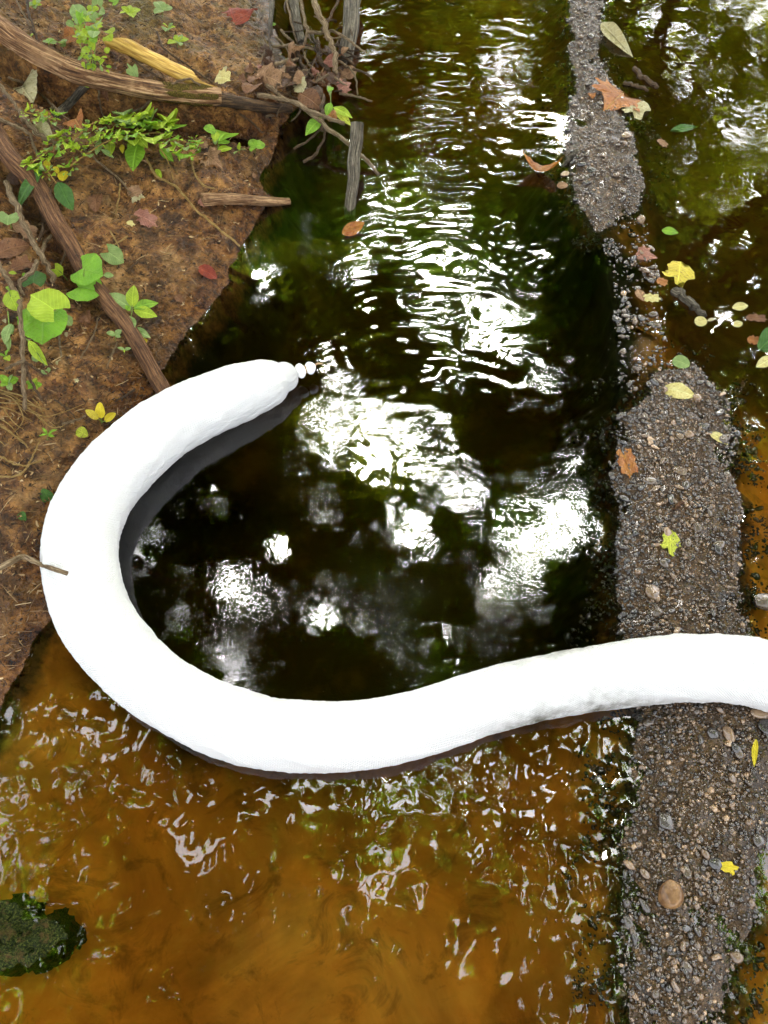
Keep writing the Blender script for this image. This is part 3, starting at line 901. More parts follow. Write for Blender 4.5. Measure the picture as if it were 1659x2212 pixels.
def build_gravel():
    g = np.random.default_rng(55)
    N = 90000
    X = np.concatenate([g.uniform(.30, 1.0, N), g.uniform(.35, 1.25, N // 2)])
    Y = np.concatenate([g.uniform(-.2, 1.7, N), g.uniform(1.5, 3.3, N // 2)])
    h, dl, dr, da, db, pm, gap = heights(X, Y)
    d = np.maximum(da, db)
    clump = fbm(X * 14, Y * 14, 3, 401)
    prob = np.where(d > 0, .62 + .5 * clump, 0)
    prob = np.where((d <= 0) & (d > -.10), .40 + 1.1 * clump + d * 5, prob)
    prob = np.where((gap > 0) & (d <= 0), .05 + .38 * sstep(.05, .30, clump), prob)
    keep = g.random(len(X)) < prob * .85
    X, Y, h, d, gap, clump = X[keep], Y[keep], h[keep], d[keep], gap[keep], clump[keep]
    r = np.clip(np.exp(g.normal(math.log(.0030), .44, len(X))), .0015, .0115)
    r = np.where((Y < .45), r * 1.0, r)
    wet = d <= 0
    r = np.where(wet, np.clip(r * 1.15, .0025, .009), r)
    zc = np.where(wet, np.maximum(h, -.012) * .7, h + r * .15)
    ing = wet & (gap > 0)
    r = np.where(ing, r * 1.25, r)
    zc = np.where(ing, r * (g.random(len(X)) * .9 - .55), zc)
    # oily dark stones along the pool side, dry tan ones on the crown of the bar
    dark = sstep(.055, -.01, sdf(POOL, X, Y) * -1 + .02 * clump)
    tone = np.clip(g.normal(.40, .22, len(X)) + .14 * sstep(.03, .10, d) + .10 * fbm(X * 10, Y * 10, 2, 87) - .40 * dark * (1 - .6 * ing) + .04 * wet, 0, 1)
    order = np.argsort(-r)
    big, rest = order[:280], order[280:]
    shapes = []
    for k in range(14):
        W = stone_shape(ICO2, g, (1, .5 + .4 * g.random(), .35 + .25 * g.random()), .55)
        me = np_mesh("pebble", W, ICO2F, STONE)
        shapes.append(W)
    # the largest ones singly (shared shapes, each with its own tone)
    cache = {}
    for i in big:
        k = int(g.integers(14)); tq = round(float(tone[i]) * 6) / 6
        if (k, tq) not in cache:
            me = np_mesh("pebble", shapes[k], ICO2F, STONE)
            a = me.attributes.new("tone", 'FLOAT', 'POINT'); a.data.foreach_set("value", np.full(len(ICO2), tq, np.float32))
            cache[(k, tq)] = me
        o = bpy.data.objects.new("pebble", cache[(k, tq)]); col.objects.link(o); o.parent = GRAVEL
        o.location = (X[i], Y[i], zc[i] + r[i] * .2); o.scale = (r[i] * 1.25,) * 3
        o.rotation_euler = (g.normal() * .2, g.normal() * .2, g.random() * 6.28)
    low = [stone_shape(ICO1, g, (1, .65 + .3 * g.random(), .5 + .3 * g.random()), .4) for _ in range(20)]
    Vs, Fs, Ts = [], [], []
    nv = len(ICO1)
    n = len(rest)
    kk = g.integers(20, size=n)
    ca, sa = np.cos(g.random(n) * 6.28), np.sin(g.random(n) * 6.28)
    base = np.stack([low[k] for k in kk])
    tx = base[:, :, 0] * ca[:, None] - base[:, :, 1] * sa[:, None]
    ty = base[:, :, 0] * sa[:, None] + base[:, :, 1] * ca[:, None]
    tz = base[:, :, 2] + .3 * base[:, :, 0] * g.normal(size=(n, 1)) * .6
    V = np.stack([tx, ty, tz], -1) * r[rest][:, None, None] + np.stack([X, Y, zc], -1)[rest][:, None, :]
    Fq = (ICO1F[None] + (np.arange(n) * nv)[:, None, None]).reshape(-1, 3)
    me = np_mesh("gravel", V.reshape(-1, 3), Fq, STONE)
    a = me.attributes.new("tone", 'FLOAT', 'POINT'); a.data.foreach_set("value", np.repeat(tone[rest], nv).astype(np.float32))
    o = bpy.data.objects.new("gravel", me); col.objects.link(o); o.parent = GRAVEL
    tag(o, kind="stuff")
    print("gravel", n)
build_gravel()

def stone(name, label, K, x, y, rx, ry, tone=.5, h=.6, rot=0, seed=0, mat=None, sink=.25, group=None):
    """a stone that covers rx by ry crop pixels around x, y"""
    px, py = K(x, y)
    p = hit(px, py)
    k = px2m(px, py, p) * (.32 if K is K4 else 1 if K is K0 else .28)
    g = np.random.default_rng(seed + 3)
    a, b = rx * k, ry * k * 1.12
    W = stone_shape(ICO4 if rx > 60 else ICO2 if False else ico(3)[0], g, (a, b, h * min(a, b)), .25)
    me = np_mesh(name, W, ICO4F if rx > 60 else ico(3)[1], mat or STONE)
    at_ = me.attributes.new("tone", 'FLOAT', 'POINT'); at_.data.foreach_set("value", np.full(len(W), tone, np.float32))
    o = bpy.data.objects.new(name, me); col.objects.link(o)
    o.location = p + Vector((0, 0, h * min(a, b) * (1 - 2 * sink)))
    o.rotation_euler = (0, 0, R(rot))
    tag(o, label, "stone", group)
    return o

def brown_stone_mat():
    m, t, out = new_mat("smooth_tan_stone")
    n = noise(t, obj_co(t), 60, 5, .6); n2 = noise(t, obj_co(t), 400, 3, .6)
    c = ramp(t, [(.3, (.055, .024, .008)), (.5, (.15, .075, .026)), (.7, (.27, .15, .058))], n).outputs[0]
    c = mixc(t, c, (.06, .03, .012), ramp(t, [(.6, 0), (.75, .7)], n2).outputs[0])
    pbsdf(t, out, c, .38, bump(t, n2, .3, .002), .5)
    return m
stone("tan_cobble", "smooth egg-shaped tan stone, the largest on the lower gravel bar", K8, 872, 1565, 112, 94, .8, .85, -35, 1, brown_stone_mat(), .15)
stone("cobble", "dark pointed wedge of stone in the lower gravel above the tan stone", K8, 850, 1000, 72, 88, .32, .6, 20, 2)
stone("cobble", "brown upright stone just below the boom near the right edge", K8, 1350, 330, 42, 70, .82, .7, 8, 3)
stone("cobble", "dark round stone left of the brown one below the boom", K8, 1225, 335, 50, 48, .25, .6, 0, 4)
stone("cobble", "blackish stone right under the brown one below the boom", K8, 1405, 435, 45, 45, .12, .6, 0, 5)
stone("cobble", "tan flat stone against the underside of the boom at the right edge", K8, 1600, 175, 80, 40, .85, .5, -10, 6)
stone("cobble", "dark purplish slab at the right edge just below the boom", K8, 1640, 280, 70, 60, .16, .5, 10, 7)
stone("cobble", "grey stone with a ridge at the right edge above the boom", K7, 1625, 1450, 75, 72, .5, .5, 15, 8)
stone("cobble", "flat grey stone above the boom beside the notched yellow-green leaf", K7, 1280, 1000, 58, 40, .55, .4, 25, 9)
stone("cobble", "reddish-brown angular stone just above the boom at the pool edge", K7, 775, 1375, 62, 62, .72, .5, 40, 10)
stone("cobble", "flat grey-tan stone high on the right half of the middle gravel bar", K7, 985, 435, 62, 34, .60, .4, -15, 11)
stone("cobble", "grey oval stone near the orange leaf on the middle gravel bar", K7, 745, 512, 60, 34, .55, .4, 10, 12)
stone("cobble", "black stone shape standing in for a dark hole in the middle gravel bar beside a red stick", K7, 905, 650, 36, 50, .05, .5, 0, 13)  # black lump put in for the shade of a hole
stone("cobble", "brown flake of stone on the right rim of the upper gravel bar", K4, 700, 915, 50, 26, .82, .45, 20, 14)
stone("cobble", "black flat stone near the lower end of the upper gravel bar", K4, 470, 1150, 36, 22, .05, .4, -10, 15)
stone("cobble", "small black stone left of the flat black one on the upper bar", K4, 400, 1110, 34, 20, .12, .4, 0, 16)
stone("cobble", "pale round stone at the left rim of the upper gravel bar near floating leaf", K4, 285, 1175, 36, 24, .9, .35, 20, 17)
stone("cobble", "dark wet stone in the lowest gravel under the tan stone", K8, 1250, 1330, 55, 45, .10, .5, 0, 18)

def moss_mat():
    m, t, out = new_mat("wet_moss_and_algae")
    n = noise(t, geo_pos(t), 45, 5, .65); n2 = noise(t, geo_pos(t), 260, 4, .7); n3 = noise(t, geo_pos(t), 18, 3, .6)
    c = ramp(t, [(.34, (.004, .006, .001)), (.5, (.030, .048, .007)), (.64, (.14, .15, .028))], n2).outputs[0]
    c = mixc(t, c, (.17, .10, .035), ramp(t, [(.52, 0), (.66, .8)], n).outputs[0])
    c = mixc(t, c, (.05, .045, .04), ramp(t, [(.60, 0), (.72, .6)], n3).outputs[0])
    pbsdf(t, out, c, .75, bump(t, math_n(t, 'ADD', n2, n), 1.0, .020), .12)
    return m
MOSS = moss_mat()

def mossy_rock():
    X, Y = np.meshgrid(np.arange(-1.0, -.36, .004), np.arange(-.08, .32, .004))
    d = sdf(MOSSR, X + .022 * fbm(X * 26, Y * 26, 4, 501, .65), Y + .022 * fbm(X * 26, Y * 26, 4, 503, .65)) - .010
    z = .034 * (1 - np.exp(-np.maximum(d, 0) / .03)) + (.034 * fbm(X * 26, Y * 26, 4, 505, .68) + .008 * fbm(X * 110, Y * 110, 2, 509)) * sstep(0, .02, d) + np.minimum(d, 0) * 8
    ny, nx = X.shape
    idx = np.arange(ny * nx).reshape(ny, nx)
    Q = np.stack([idx[:-1, :-1], idx[:-1, 1:], idx[1:, 1:], idx[1:, :-1]], -1).reshape(-1, 4)
    V = np.stack([X, Y, z], -1).reshape(-1, 3)
    Q = Q[(d.reshape(-1)[Q] > -.014).any(1)]
    u, inv = np.unique(Q, return_inverse=True)
    me = np_mesh("mossy_rock", V[u], inv.reshape(Q.shape), MOSS)
    o = bpy.data.objects.new("mossy_rock", me); col.objects.link(o)
    tag(o, "dark green moss-covered rock breaking the amber water at the lower left", "rock")
mossy_rock()

# ------------------------------------------------------------------ wood: logs, sticks, twigs
BARK_LOG = make_bark("weathered_brown_wood", (.040, .016, .006), (.18, .086, .032), (.50, .31, .155))
BARK_RED = make_bark("reddish_root_bark", (.025, .010, .004), (.10, .042, .015), (.24, .12, .05))
BARK_GREY = make_bark("grey_wet_wood", (.022, .018, .012), (.085, .070, .045), (.20, .17, .12))
BARK_DARK = make_bark("dark_rotten_wood", (.012, .007, .003), (.045, .024, .010), (.15, .085, .035))
TWIG = make_bark("pale_dry_twig", (.07, .040, .016), (.19, .125, .06), (.38, .28, .16))
TWIG_D = make_bark("brown_twig", (.025, .013, .006), (.085, .048, .022), (.20, .125, .06))
STRAW = make_bark("yellow_straw", (.18, .095, .018), (.36, .22, .055), (.58, .40, .15))

def stick(name, label, cat, K, pts, r, mat, seg=10, rough=.1, tip=None, group=None, parent=None, n=None, seed=None, flat=1.0, kl=None):
    """pts: crop x, y, optional height above ground; r: radius in crop pixels (start) and tip (end)"""
    sd = seed if seed is not None else int(abs(pts[0][0] * 7 + pts[0][1])) % 997
    W = []
    kf = .32 if K is K4 else 1.0 if K is K0 else .28
    r0 = r; r1 = tip if tip is not None else r * .7
    for q in pts:
        x, y = q[0], q[1]
        px, py = K(x, y)
        g0 = hit(px, py)
        rm = r * kf * px2m(px, py, g0)
        lift = q[2] if len(q) > 2 else rm * .55
        W.append(np.array(hit(px, py, lift)))
    m = n or max(8, 6 * len(pts))
    P = catmull(W, m)
    k = px2m(*K(pts[0][0], pts[0][1]), P[0]) * kf
    rad = np.linspace(r0 * k, r1 * k, m)
    if seg <= 10:
        L = np.arange(m)
        P = P + np.stack([fbm(L * .35 + sd, L * 0 + 1.5, 2, sd), fbm(L * .35 + sd, L * 0 + 7.5, 2, sd + 1), .5 * fbm(L * .35, L * 0 + 3.5, 2, sd + 2)], -1) * rad.mean() * 1.2
        rad = rad * (1 + .22 * pnoise(L * .8, L * 0 + .5, sd))
    V, Fc = tube_data(P, rad, seg, rough, sd, flat)
    o = mesh_obj(name, V, Fc, mat, parent)
    set_along(o, P, seg, kl or .30 / max(rad.mean(), 1e-4), 4.2, sd)
    if parent is None: tag(o, label, cat, group)
    return o, P, rad

log, LP, LR = stick("fallen_log", None, None, K1, [(-160, 130, .03), (0, 225, .03), (130, 320, .03), (260, 400, .03), (400, 470, .035), (560, 545, .04), (760, 605, .05), (960, 650, .055),
      (1200, 695, .055), (1400, 722, .055), (1560, 735, .05), (1700, 745, .05)], 84, BARK_LOG, 36, .20, 66, n=140)
tag(log, "long weathered brown log lying across the top of the bank", "log")
log.data.name = "fallen_log"
i0, i1 = 104, 138
fq = np.linspace(0, 1, i1 - i0)
V, Fc = tube_data(LP[i0:i1], LR[i0:i1] * (.86 + .20 * np.sin(np.pi * fq) ** .6), 40, .30, 77, 1.0, 14)
mo = mesh_obj("moss", V, Fc, TWIG, log)
def olive_moss():
    m, t, out = new_mat("olive_moss")
    n = noise(t, geo_pos(t), 320, 4, .7); n2 = noise(t, geo_pos(t), 60, 3, .6)
    c = ramp(t, [(.3, (.020, .014, .002)), (.5, (.085, .060, .008)), (.72, (.23, .17, .03))], n).outputs[0]
    c = mixc(t, c, (.16, .085, .03), ramp(t, [(.55, 0), (.68, .9)], n2).outputs[0])
    pbsdf(t, out, c, .85, bump(t, n, 1.0, .008), .2)
    return m
mo.data.materials.clear(); mo.data.materials.append(olive_moss())
stick("rotten_log", "dark rotten log end reaching over the water beside the debris", "log", K2,
      [(180, 760, .05), (320, 775, .05), (480, 800, .05), (640, 825, .05), (770, 835, .045), (830, 838, .04)], 56, BARK_DARK, 22, .28, 28, n=50)
stick("half_buried_root", "long reddish root running down the left bank to the boom", "root", K3,
      [(-60, -420, .02), (100, -190, .02), (230, -60, .02), (330, 80, .016), (430, 290, .004), (560, 500, -.006), (680, 720, .002), (800, 870, .012), (950, 1060, .014), (1080, 1260, .014), (1200, 1480, .012), (1310, 1680, .01)],
      74, BARK_RED, 26, .2, 52, n=110)
stick("leaning_stick", "short grey-brown stick leaning up against the long log", "stick", K1, [(430, 900, .004), (540, 790, .03), (690, 630, .075)], 34, BARK_GREY, 16, .1, 30, n=20)
stick("shore_log", "split yellowish log lying at the waterline below the hollow", "log", K2, [(140, 1540, .01), (330, 1535, .014), (560, 1548, .012), (720, 1556, .008), (815, 1552, .004)], 62, BARK_LOG, 24, .22, 34, n=50, flat=.6)
stick("broken_post", "grey broken branch standing in the water below the debris", "branch", K2, [(1338, 962, .10), (1330, 1080, .08), (1306, 1230, .055), (1308, 1380, .03), (1288, 1520, .008), (1276, 1680, -.02)], 50, BARK_GREY, 24, .26, 40, n=60)
stick("thick_root", "thick upright brown root at the top edge between bank and channel", "root", K2, [(1310, -80, .06), (1290, 60, .05), (1285, 200, .045), (1262, 340, .03), (1240, 470, .0)], 66, BARK_GREY, 22, .15, 56, n=40)
stick("thick_root", "shorter gnarled grey root left of the thick upright root", "root", K2, [(835, -60, .04), (850, 80, .03), (880, 220, .02), (905, 330, .01)], 42, BARK_GREY, 18, .25, 26, n=30)
stick("mossy_branch", "thin mossy green branch hanging at the top left of debris", "branch", K2, [(680, -40, .05), (672, 90, .05), (664, 200, .04), (668, 270, .02)], 20, BARK_GREY, 12, .12, 14)

DEB = "twigs tangled in the debris at the channel edge"
dtw = [([(975, -40, .14), (1040, 110, .13), (1100, 250, .11), (1135, 370, .09), (1172, 480, .08), (1158, 570, .06)], 24, 16, TWIG, "thickest pale branch coming down into the debris from the top"),
       ([(890, -40, .12), (925, 150, .11), (950, 250, .10), (930, 350, .08)], 15, 11, TWIG, "pale twig left of the thickest debris branch"),
       ([(945, 248, .11), (1060, 252, .10), (1140, 240, .10), (1250, 292, .10), (1310, 345, .10), (1395, 402, .09)], 14, 7, TWIG, "crooked pale twig reaching right over the water from the debris"),
       ([(1195, -20, .15), (1120, 150, .13), (1058, 230, .11)], 11, 8, TWIG_D, "thin brown twig slanting across the top debris branches"),
       ([(785, -20, .08), (825, 160, .07), (872, 335, .04)], 9, 6, TWIG, "thin wavy pale twig near the gnarled root"),
       ([(680, 362, .05), (850, 350, .06), (995, 380, .06)], 11, 8, TWIG, "short level pale twig on top of the debris heap"),
       ([(742, 228, .06), (790, 280, .06), (845, 330, .05)], 10, 8, TWIG, "short pointed pale twig above the level one in debris"),
       ([(640, 655, .09), (740, 742, .085), (880, 815, .08), (1060, 890, .08), (1225, 958, .075)], 17, 13, TWIG, "pale stripped stick lying over the debris with a blunt right end"),
       ([(570, 728, .07), (850, 785, .075), (1000, 900, .07), (1150, 1020, .06), (1330, 1170, .035), (1500, 1350, -.004)], 18, 13, TWIG, "long thin stick slanting from the debris into the channel water"),
       ([(1190, 470, .05), (1280, 530, .05), (1322, 610, .04), (1336, 730, .01)], 9, 6, TWIG, "hooked twig dipping into the water right of the debris"),
       ([(1300, 535, .05), (1400, 565, .05), (1462, 632, .04)], 9, 5, TWIG_D, "small brown twig poking right from the debris over water"),
       ([(1200, 722, .04), (1330, 745, .035), (1448, 782, .03)], 10, 7, TWIG, "straight pale twig poking right at the foot of the debris"),
       ([(848, 1146, .02), (960, 1082, .03), (1075, 978, .05)], 10, 7, TWIG_D, "thin root end hanging in the dark hollow, the upper one"),
       ([(920, 1246, .005), (1010, 1192, .015), (1070, 1080, .03), (1095, 990, .05)], 13, 8, TWIG_D, "curved root end hanging in the dark hollow, the lower one"),
       ([(1015, 632, .07), (1112, 578, .08)], 11, 8, TWIG, "stubby pale twig among the brown leaves in debris"),
       ([(430, 882, .02), (520, 945, .03), (604, 1022, .03)], 9, 6, TWIG_D, "thin twig on the bank under the rotten log"),
       ([(690, 500, .05), (800, 468, .055), (900, 450, .05)], 15, 9, TWIG, "pale peeled twig above the curled brown leaves"),
       ([(1020, 330, .05), (1045, 450, .05), (1120, 560, .04)], 22, 16, BARK_DARK, "dark rotten branch inside the debris heap"),
       ([(860, 360, .05), (900, 480, .05), (985, 600, .05)], 16, 12, BARK_DARK, "dark bent branch at the heart of the debris heap"),
       ([(1060, 1000, .05), (1060, 890, .06), (1075, 730, .06)], 20, 14, TWIG_D, "brown upright twig below the green sprig in debris"),
       ([(910, 380, .06), (950, 470, .06), (1030, 570, .055), (1085, 640, .05)], 10, 6, TWIG, "thin pale twig sloping through the middle of debris"),
       ([(1030, 340, .07), (1048, 385, .07), (1100, 420, .06), (1180, 400, .05)], 8, 6, TWIG_D, "tiny bent twig near the thickest debris branch"),
       ([(620, 380, .04), (610, 480, .04), (625, 600, .04)], 8, 5, TWIG_D, "thin brown twig upright at the left side of debris")]
for pts, r0, r1, mt, lb in dtw:
    stick("twig", lb, "twig", K2, pts, r0, mt, 10, .12, r1, DEB, n=max(10, 8 * len(pts)))

gd = np.random.default_rng(123)
for i in range(60):
    f = gd.random()
    x = 640 + 680 * gd.random(); y = np.interp(x, [640, 900, 1320], [560, 480, 420]) + gd.normal() * 150
    a = gd.normal() * .8 + (.5 if gd.random() < .5 else 2.2); Lq = 50 + 150 * gd.random() ** 1.5
    h0 = .01 + .05 * gd.random()
    pts = [(x - math.cos(a) * Lq * .5, y - math.sin(a) * Lq * .5, h0), (x + gd.normal() * 12, y + gd.normal() * 12, h0 + .01), (x + math.cos(a) * Lq * .5, y + math.sin(a) * Lq * .5, h0 + .03 * gd.random())]
    stick("twig", "short thin broken twig jammed into the tangled debris heap", "twig", K2, pts, 5 + 8 * gd.random(), [TWIG, TWIG_D, BARK_DARK, TWIG_D][int(gd.integers(4))], 8, .1, 4, DEB, n=10, seed=i)

btw = [(K1, [(985, 862, .01), (1090, 838, .02), (1180, 755, .05), (1290, 672, .08), (1400, 618, .09), (1470, 612, .085), (1545, 660, .07)], 11, 7, TWIG, "forked pale twig resting on the mossy part of the log"),
       (K1, [(938, 372, .03), (1010, 440, .03), (1110, 520, .03), (1245, 612, .03)], 9, 7, TWIG_D, "straight thin twig under the curled yellow bark"),
       (K1, [(1210, 250, .01), (1265, 370, .01), (1400, 470, .012), (1540, 570, .012), (1640, 640, .01)], 8, 5, TWIG_D, "thin twig behind the curled yellow bark"),
       (K1, [(112, -20, .03), (175, 95, .03), (240, 205, .02)], 8, 6, TWIG, "pale stem at the top left corner"),
       (K1, [(200, -20, .04), (235, 140, .04), (292, 330, .03)], 11, 9, BARK_DARK, "thin black stem at the top left crossing behind the log"),
       (K1, [(-20, 640, .03), (60, 735, .03), (130, 830, .025), (180, 950, .02)], 16, 10, TWIG, "buff stem at the left edge below the log"),
       (K1, [(70, 600, .04), (200, 650, .035), (330, 740, .03), (440, 850, .02), (560, 950, .01)], 10, 8, TWIG, "thin straight twig sloping from the left edge under the log"),
       (K1, [(-20, 915, .03), (100, 965, .03), (205, 1010, .03), (260, 1110, .02), (305, 1230, .02)], 15, 9, TWIG, "bent buff twig above the reddish root at left edge"),
       (K1, [(150, 850, .03), (260, 990, .03), (350, 1075, .03), (460, 1110, .02)], 22, 14, TWIG, "split pale stem beside the green creeping sprigs"),
       (K1, [(360, 920, .025), (470, 1010, .02), (600, 1120, .015), (690, 1190, .012), (790, 1275, .01), (920, 1380, .01), (1010, 1490, .008)], 11, 7, TWIG, "long thin buff stem slanting down the middle of the bank"),
       (K1, [(1105, 1190, .015), (1200, 1350, .012), (1290, 1405, .01), (1370, 1450, .01), (1490, 1595, .01), (1600, 1690, .01), (1720, 1790, .01), (1850, 1900, .006)], 10, 8, STRAW, "long yellow vine stem running down to the water"),
       (K1, [(1465, 1200, .012), (1500, 1330, .012), (1570, 1430, .012), (1660, 1455, .012)], 9, 6, STRAW, "short curved yellow vine stem near the middle seedling"),
       (K1, [(925, 1420, .01), (915, 1540, .012), (893, 1640, .01)], 8, 5, STRAW, "upright straw standing by the crumpled pale leaf"),
       (K1, [(760, 690, .05), (768, 800, .03), (800, 905, .015)], 9, 7, TWIG, "dangling pale twig below the leafy clump on log"),
       (K3, [(50, -20, .05), (120, 170, .05), (215, 365, .05), (325, 575, .045), (385, 655, .04), (420, 760, .02)], 24, 19, TWIG, "long pale branch running down the left edge over heart leaves"),
       (K3, [(-30, 590, .05), (75, 755, .05), (150, 900, .05), (158, 1060, .05), (178, 1300, .045), (186, 1500, .04), (190, 1740, .035)], 20, 15, TWIG, "upright knotty branch passing left of the big heart leaf"),
       (K3, [(182, 1370, .045), (120, 1385, .045), (50, 1425, .04)], 13, 10, TWIG, "side twig pointing left from the knotty branch"),
       (K3, [(198, 1368, .045), (260, 1410, .035), (335, 1475, .025)], 12, 7, TWIG_D, "side twig pointing right from the knotty branch"),
       (K3, [(288, 590, .05), (250, 670, .05), (160, 745, .05), (172, 860, .04)], 18, 14, TWIG, "angled side branch between long branch and heart leaf"),
       (K3, [(200, 1380, .04), (230, 1500, .035), (330, 1665, .02)], 13, 10, TWIG_D, "brown twig forking off at the foot of the knotty branch"),
       (K3, [(300, 440, .04), (340, 290, .04), (375, 150, .035), (400, 40, .03)], 12, 8, TWIG_D, "reddish twig rising beside the root"),
       (K3, [(320, 530, .03), (350, 440, .035), (395, 395, .03)], 16, 12, TWIG, "stubby pale twig beside the reddish root"),
       (K3, [(755, 1030, .01), (720, 1170, .012), (620, 1340, .008)], 7, 5, TWIG, "thin curved straw on bare mud below the seedling"),
       (K3, [(905, 1220, .01), (860, 1320, .012), (820, 1420, .008)], 7, 5, TWIG, "thin straw beside the lower part of the root"),
       (K3, [(420, 980, .012), (455, 1180, .012), (475, 1330, .01)], 10, 7, TWIG, "straight straw under the big heart leaf"),
       (K3, [(510, 520, .03), (490, 570, .03), (465, 615, .025)], 9, 7, TWIG, "tiny white peeled twig above the heart leaves"),
       (K3, [(850, 360, .008), (900, 450, .010), (930, 520, .006)], 7, 5, STRAW, "straw crossing behind the pale folded heart leaf"),
       (K3, [(985, 400, .008), (900, 455, .012), (860, 470, .008)], 7, 5, STRAW, "second straw crossing behind the pale folded heart leaf"),
       (K3, [(1060, 600, .004), (1010, 640, .006), (970, 670, .004)], 8, 5, TWIG_D, "short dark twig on the bare mud"),
       (K5, [(420, 120, .006), (520, 190, .008), (590, 275, .006)], 8, 5, TWIG_D, "thin brown twig above the three-leaved yellow seedling"),
       (K5, [(480, 312, .010), (560, 285, .012), (665, 252, .012)], 10, 8, TWIG, "buff twig beside the three-leaved yellow seedling"),
       (K5, [(1040, 40, .006), (970, 90, .008), (890, 135, .006)], 9, 6, BARK_DARK, "dark twig on mud near the end of the root"),
       (K5, [(-20, 715, .008), (120, 712, .01), (200, 655, .012), (245, 570, .012), (310, 440, .01)], 9, 6, STRAW, "long hooked straw on the mud left of the boom"),
       (K5, [(-20, 545, .008), (80, 600, .01), (180, 632, .012), (325, 588, .008)], 9, 6, STRAW, "curved straw across the mud left of the boom"),
       (K5, [(-20, 300, .01), (90, 380, .012), (170, 440, .01), (215, 490, .006)], 8, 5, STRAW, "short straw under the dry grass tuft"),
       (K4, [(365, 1020, .012), (320, 1065, .010), (268, 1118, .0)], 15, 12, BARK_GREY, "short grey stick at the left rim of the upper gravel bar"),
       (K4, [(755, 465, .002), (830, 530, .004), (912, 592, .002)], 16, 12, TWIG_D, "brown stick floating right of the upper gravel bar"),
       (K4, [(690, 560, .002), (770, 578, .003), (850, 612, .001)], 12, 9, TWIG_D, "smaller brown stick floating below its neighbour in right pool"),
       (K6, [(945, 575, .002), (1020, 640, .006), (1090, 715, .006), (1165, 780, .003)], 34, 22, BARK_GREY, "dark broken stick floating below the spotted yellow leaf"),
       (K7, [(1000, 675, .006), (965, 705, .006), (930, 735, .004)], 14, 10, BARK_RED, "small red stick on the middle gravel bar")]
for K, pts, r0, r1, mt, lb in btw:
    stick("twig" if mt is not STRAW else "straw_stem", lb, "twig" if mt is not STRAW else "stem", K, pts, r0, mt, 10, .12, r1, n=max(10, 8 * len(pts)))

# twig over the boom
def boom_top(px, py, extra):
    d = ray(px, py)
    t = .4
    while t < 4:
        p = CP + d * t
        dd = np.linalg.norm(BOOM_P - p, axis=1); i = dd.argmin()
        if dd[i] < BOOM_R[i] + extra: return Vector(p)
        if p[2] < max(0, hgt(p[0], p[1])) + extra: return Vector(p)
        t += .004
    return Vector(p)
def boom_twig():
    pts = [(-120, 1470), (0, 1418), (90, 1370), (180, 1333), (260, 1365), (340, 1402), (430, 1432), (522, 1462)]
    lift = [.05, .055, .06, .06, .05, .035, .02, .012]
    W = []
    for (x, y), l in zip(pts, lift):
        px, py = K5(x, y)
        W.append(np.array(boom_top(px, py, l) if x > 340 else hit(px, py, .06 + (x > 200) * .02)))
    P = catmull(W, 44)
    k = px2m(30, 1220, P[0]) * .28
    L = np.arange(44)
    rad = np.linspace(26 * k, 16 * k, 44) * (1 + .18 * pnoise(L * .5, L * 0 + .5, 9))
    V, Fc = tube_data(P, rad, 14, .12, 4)
    o = mesh_obj("twig", V, Fc, TWIG); set_along(o, P, 14, 40, 2.0, 4)
    tag(o, "bent buff twig with a broken end resting on the boom", "twig")
boom_twig()

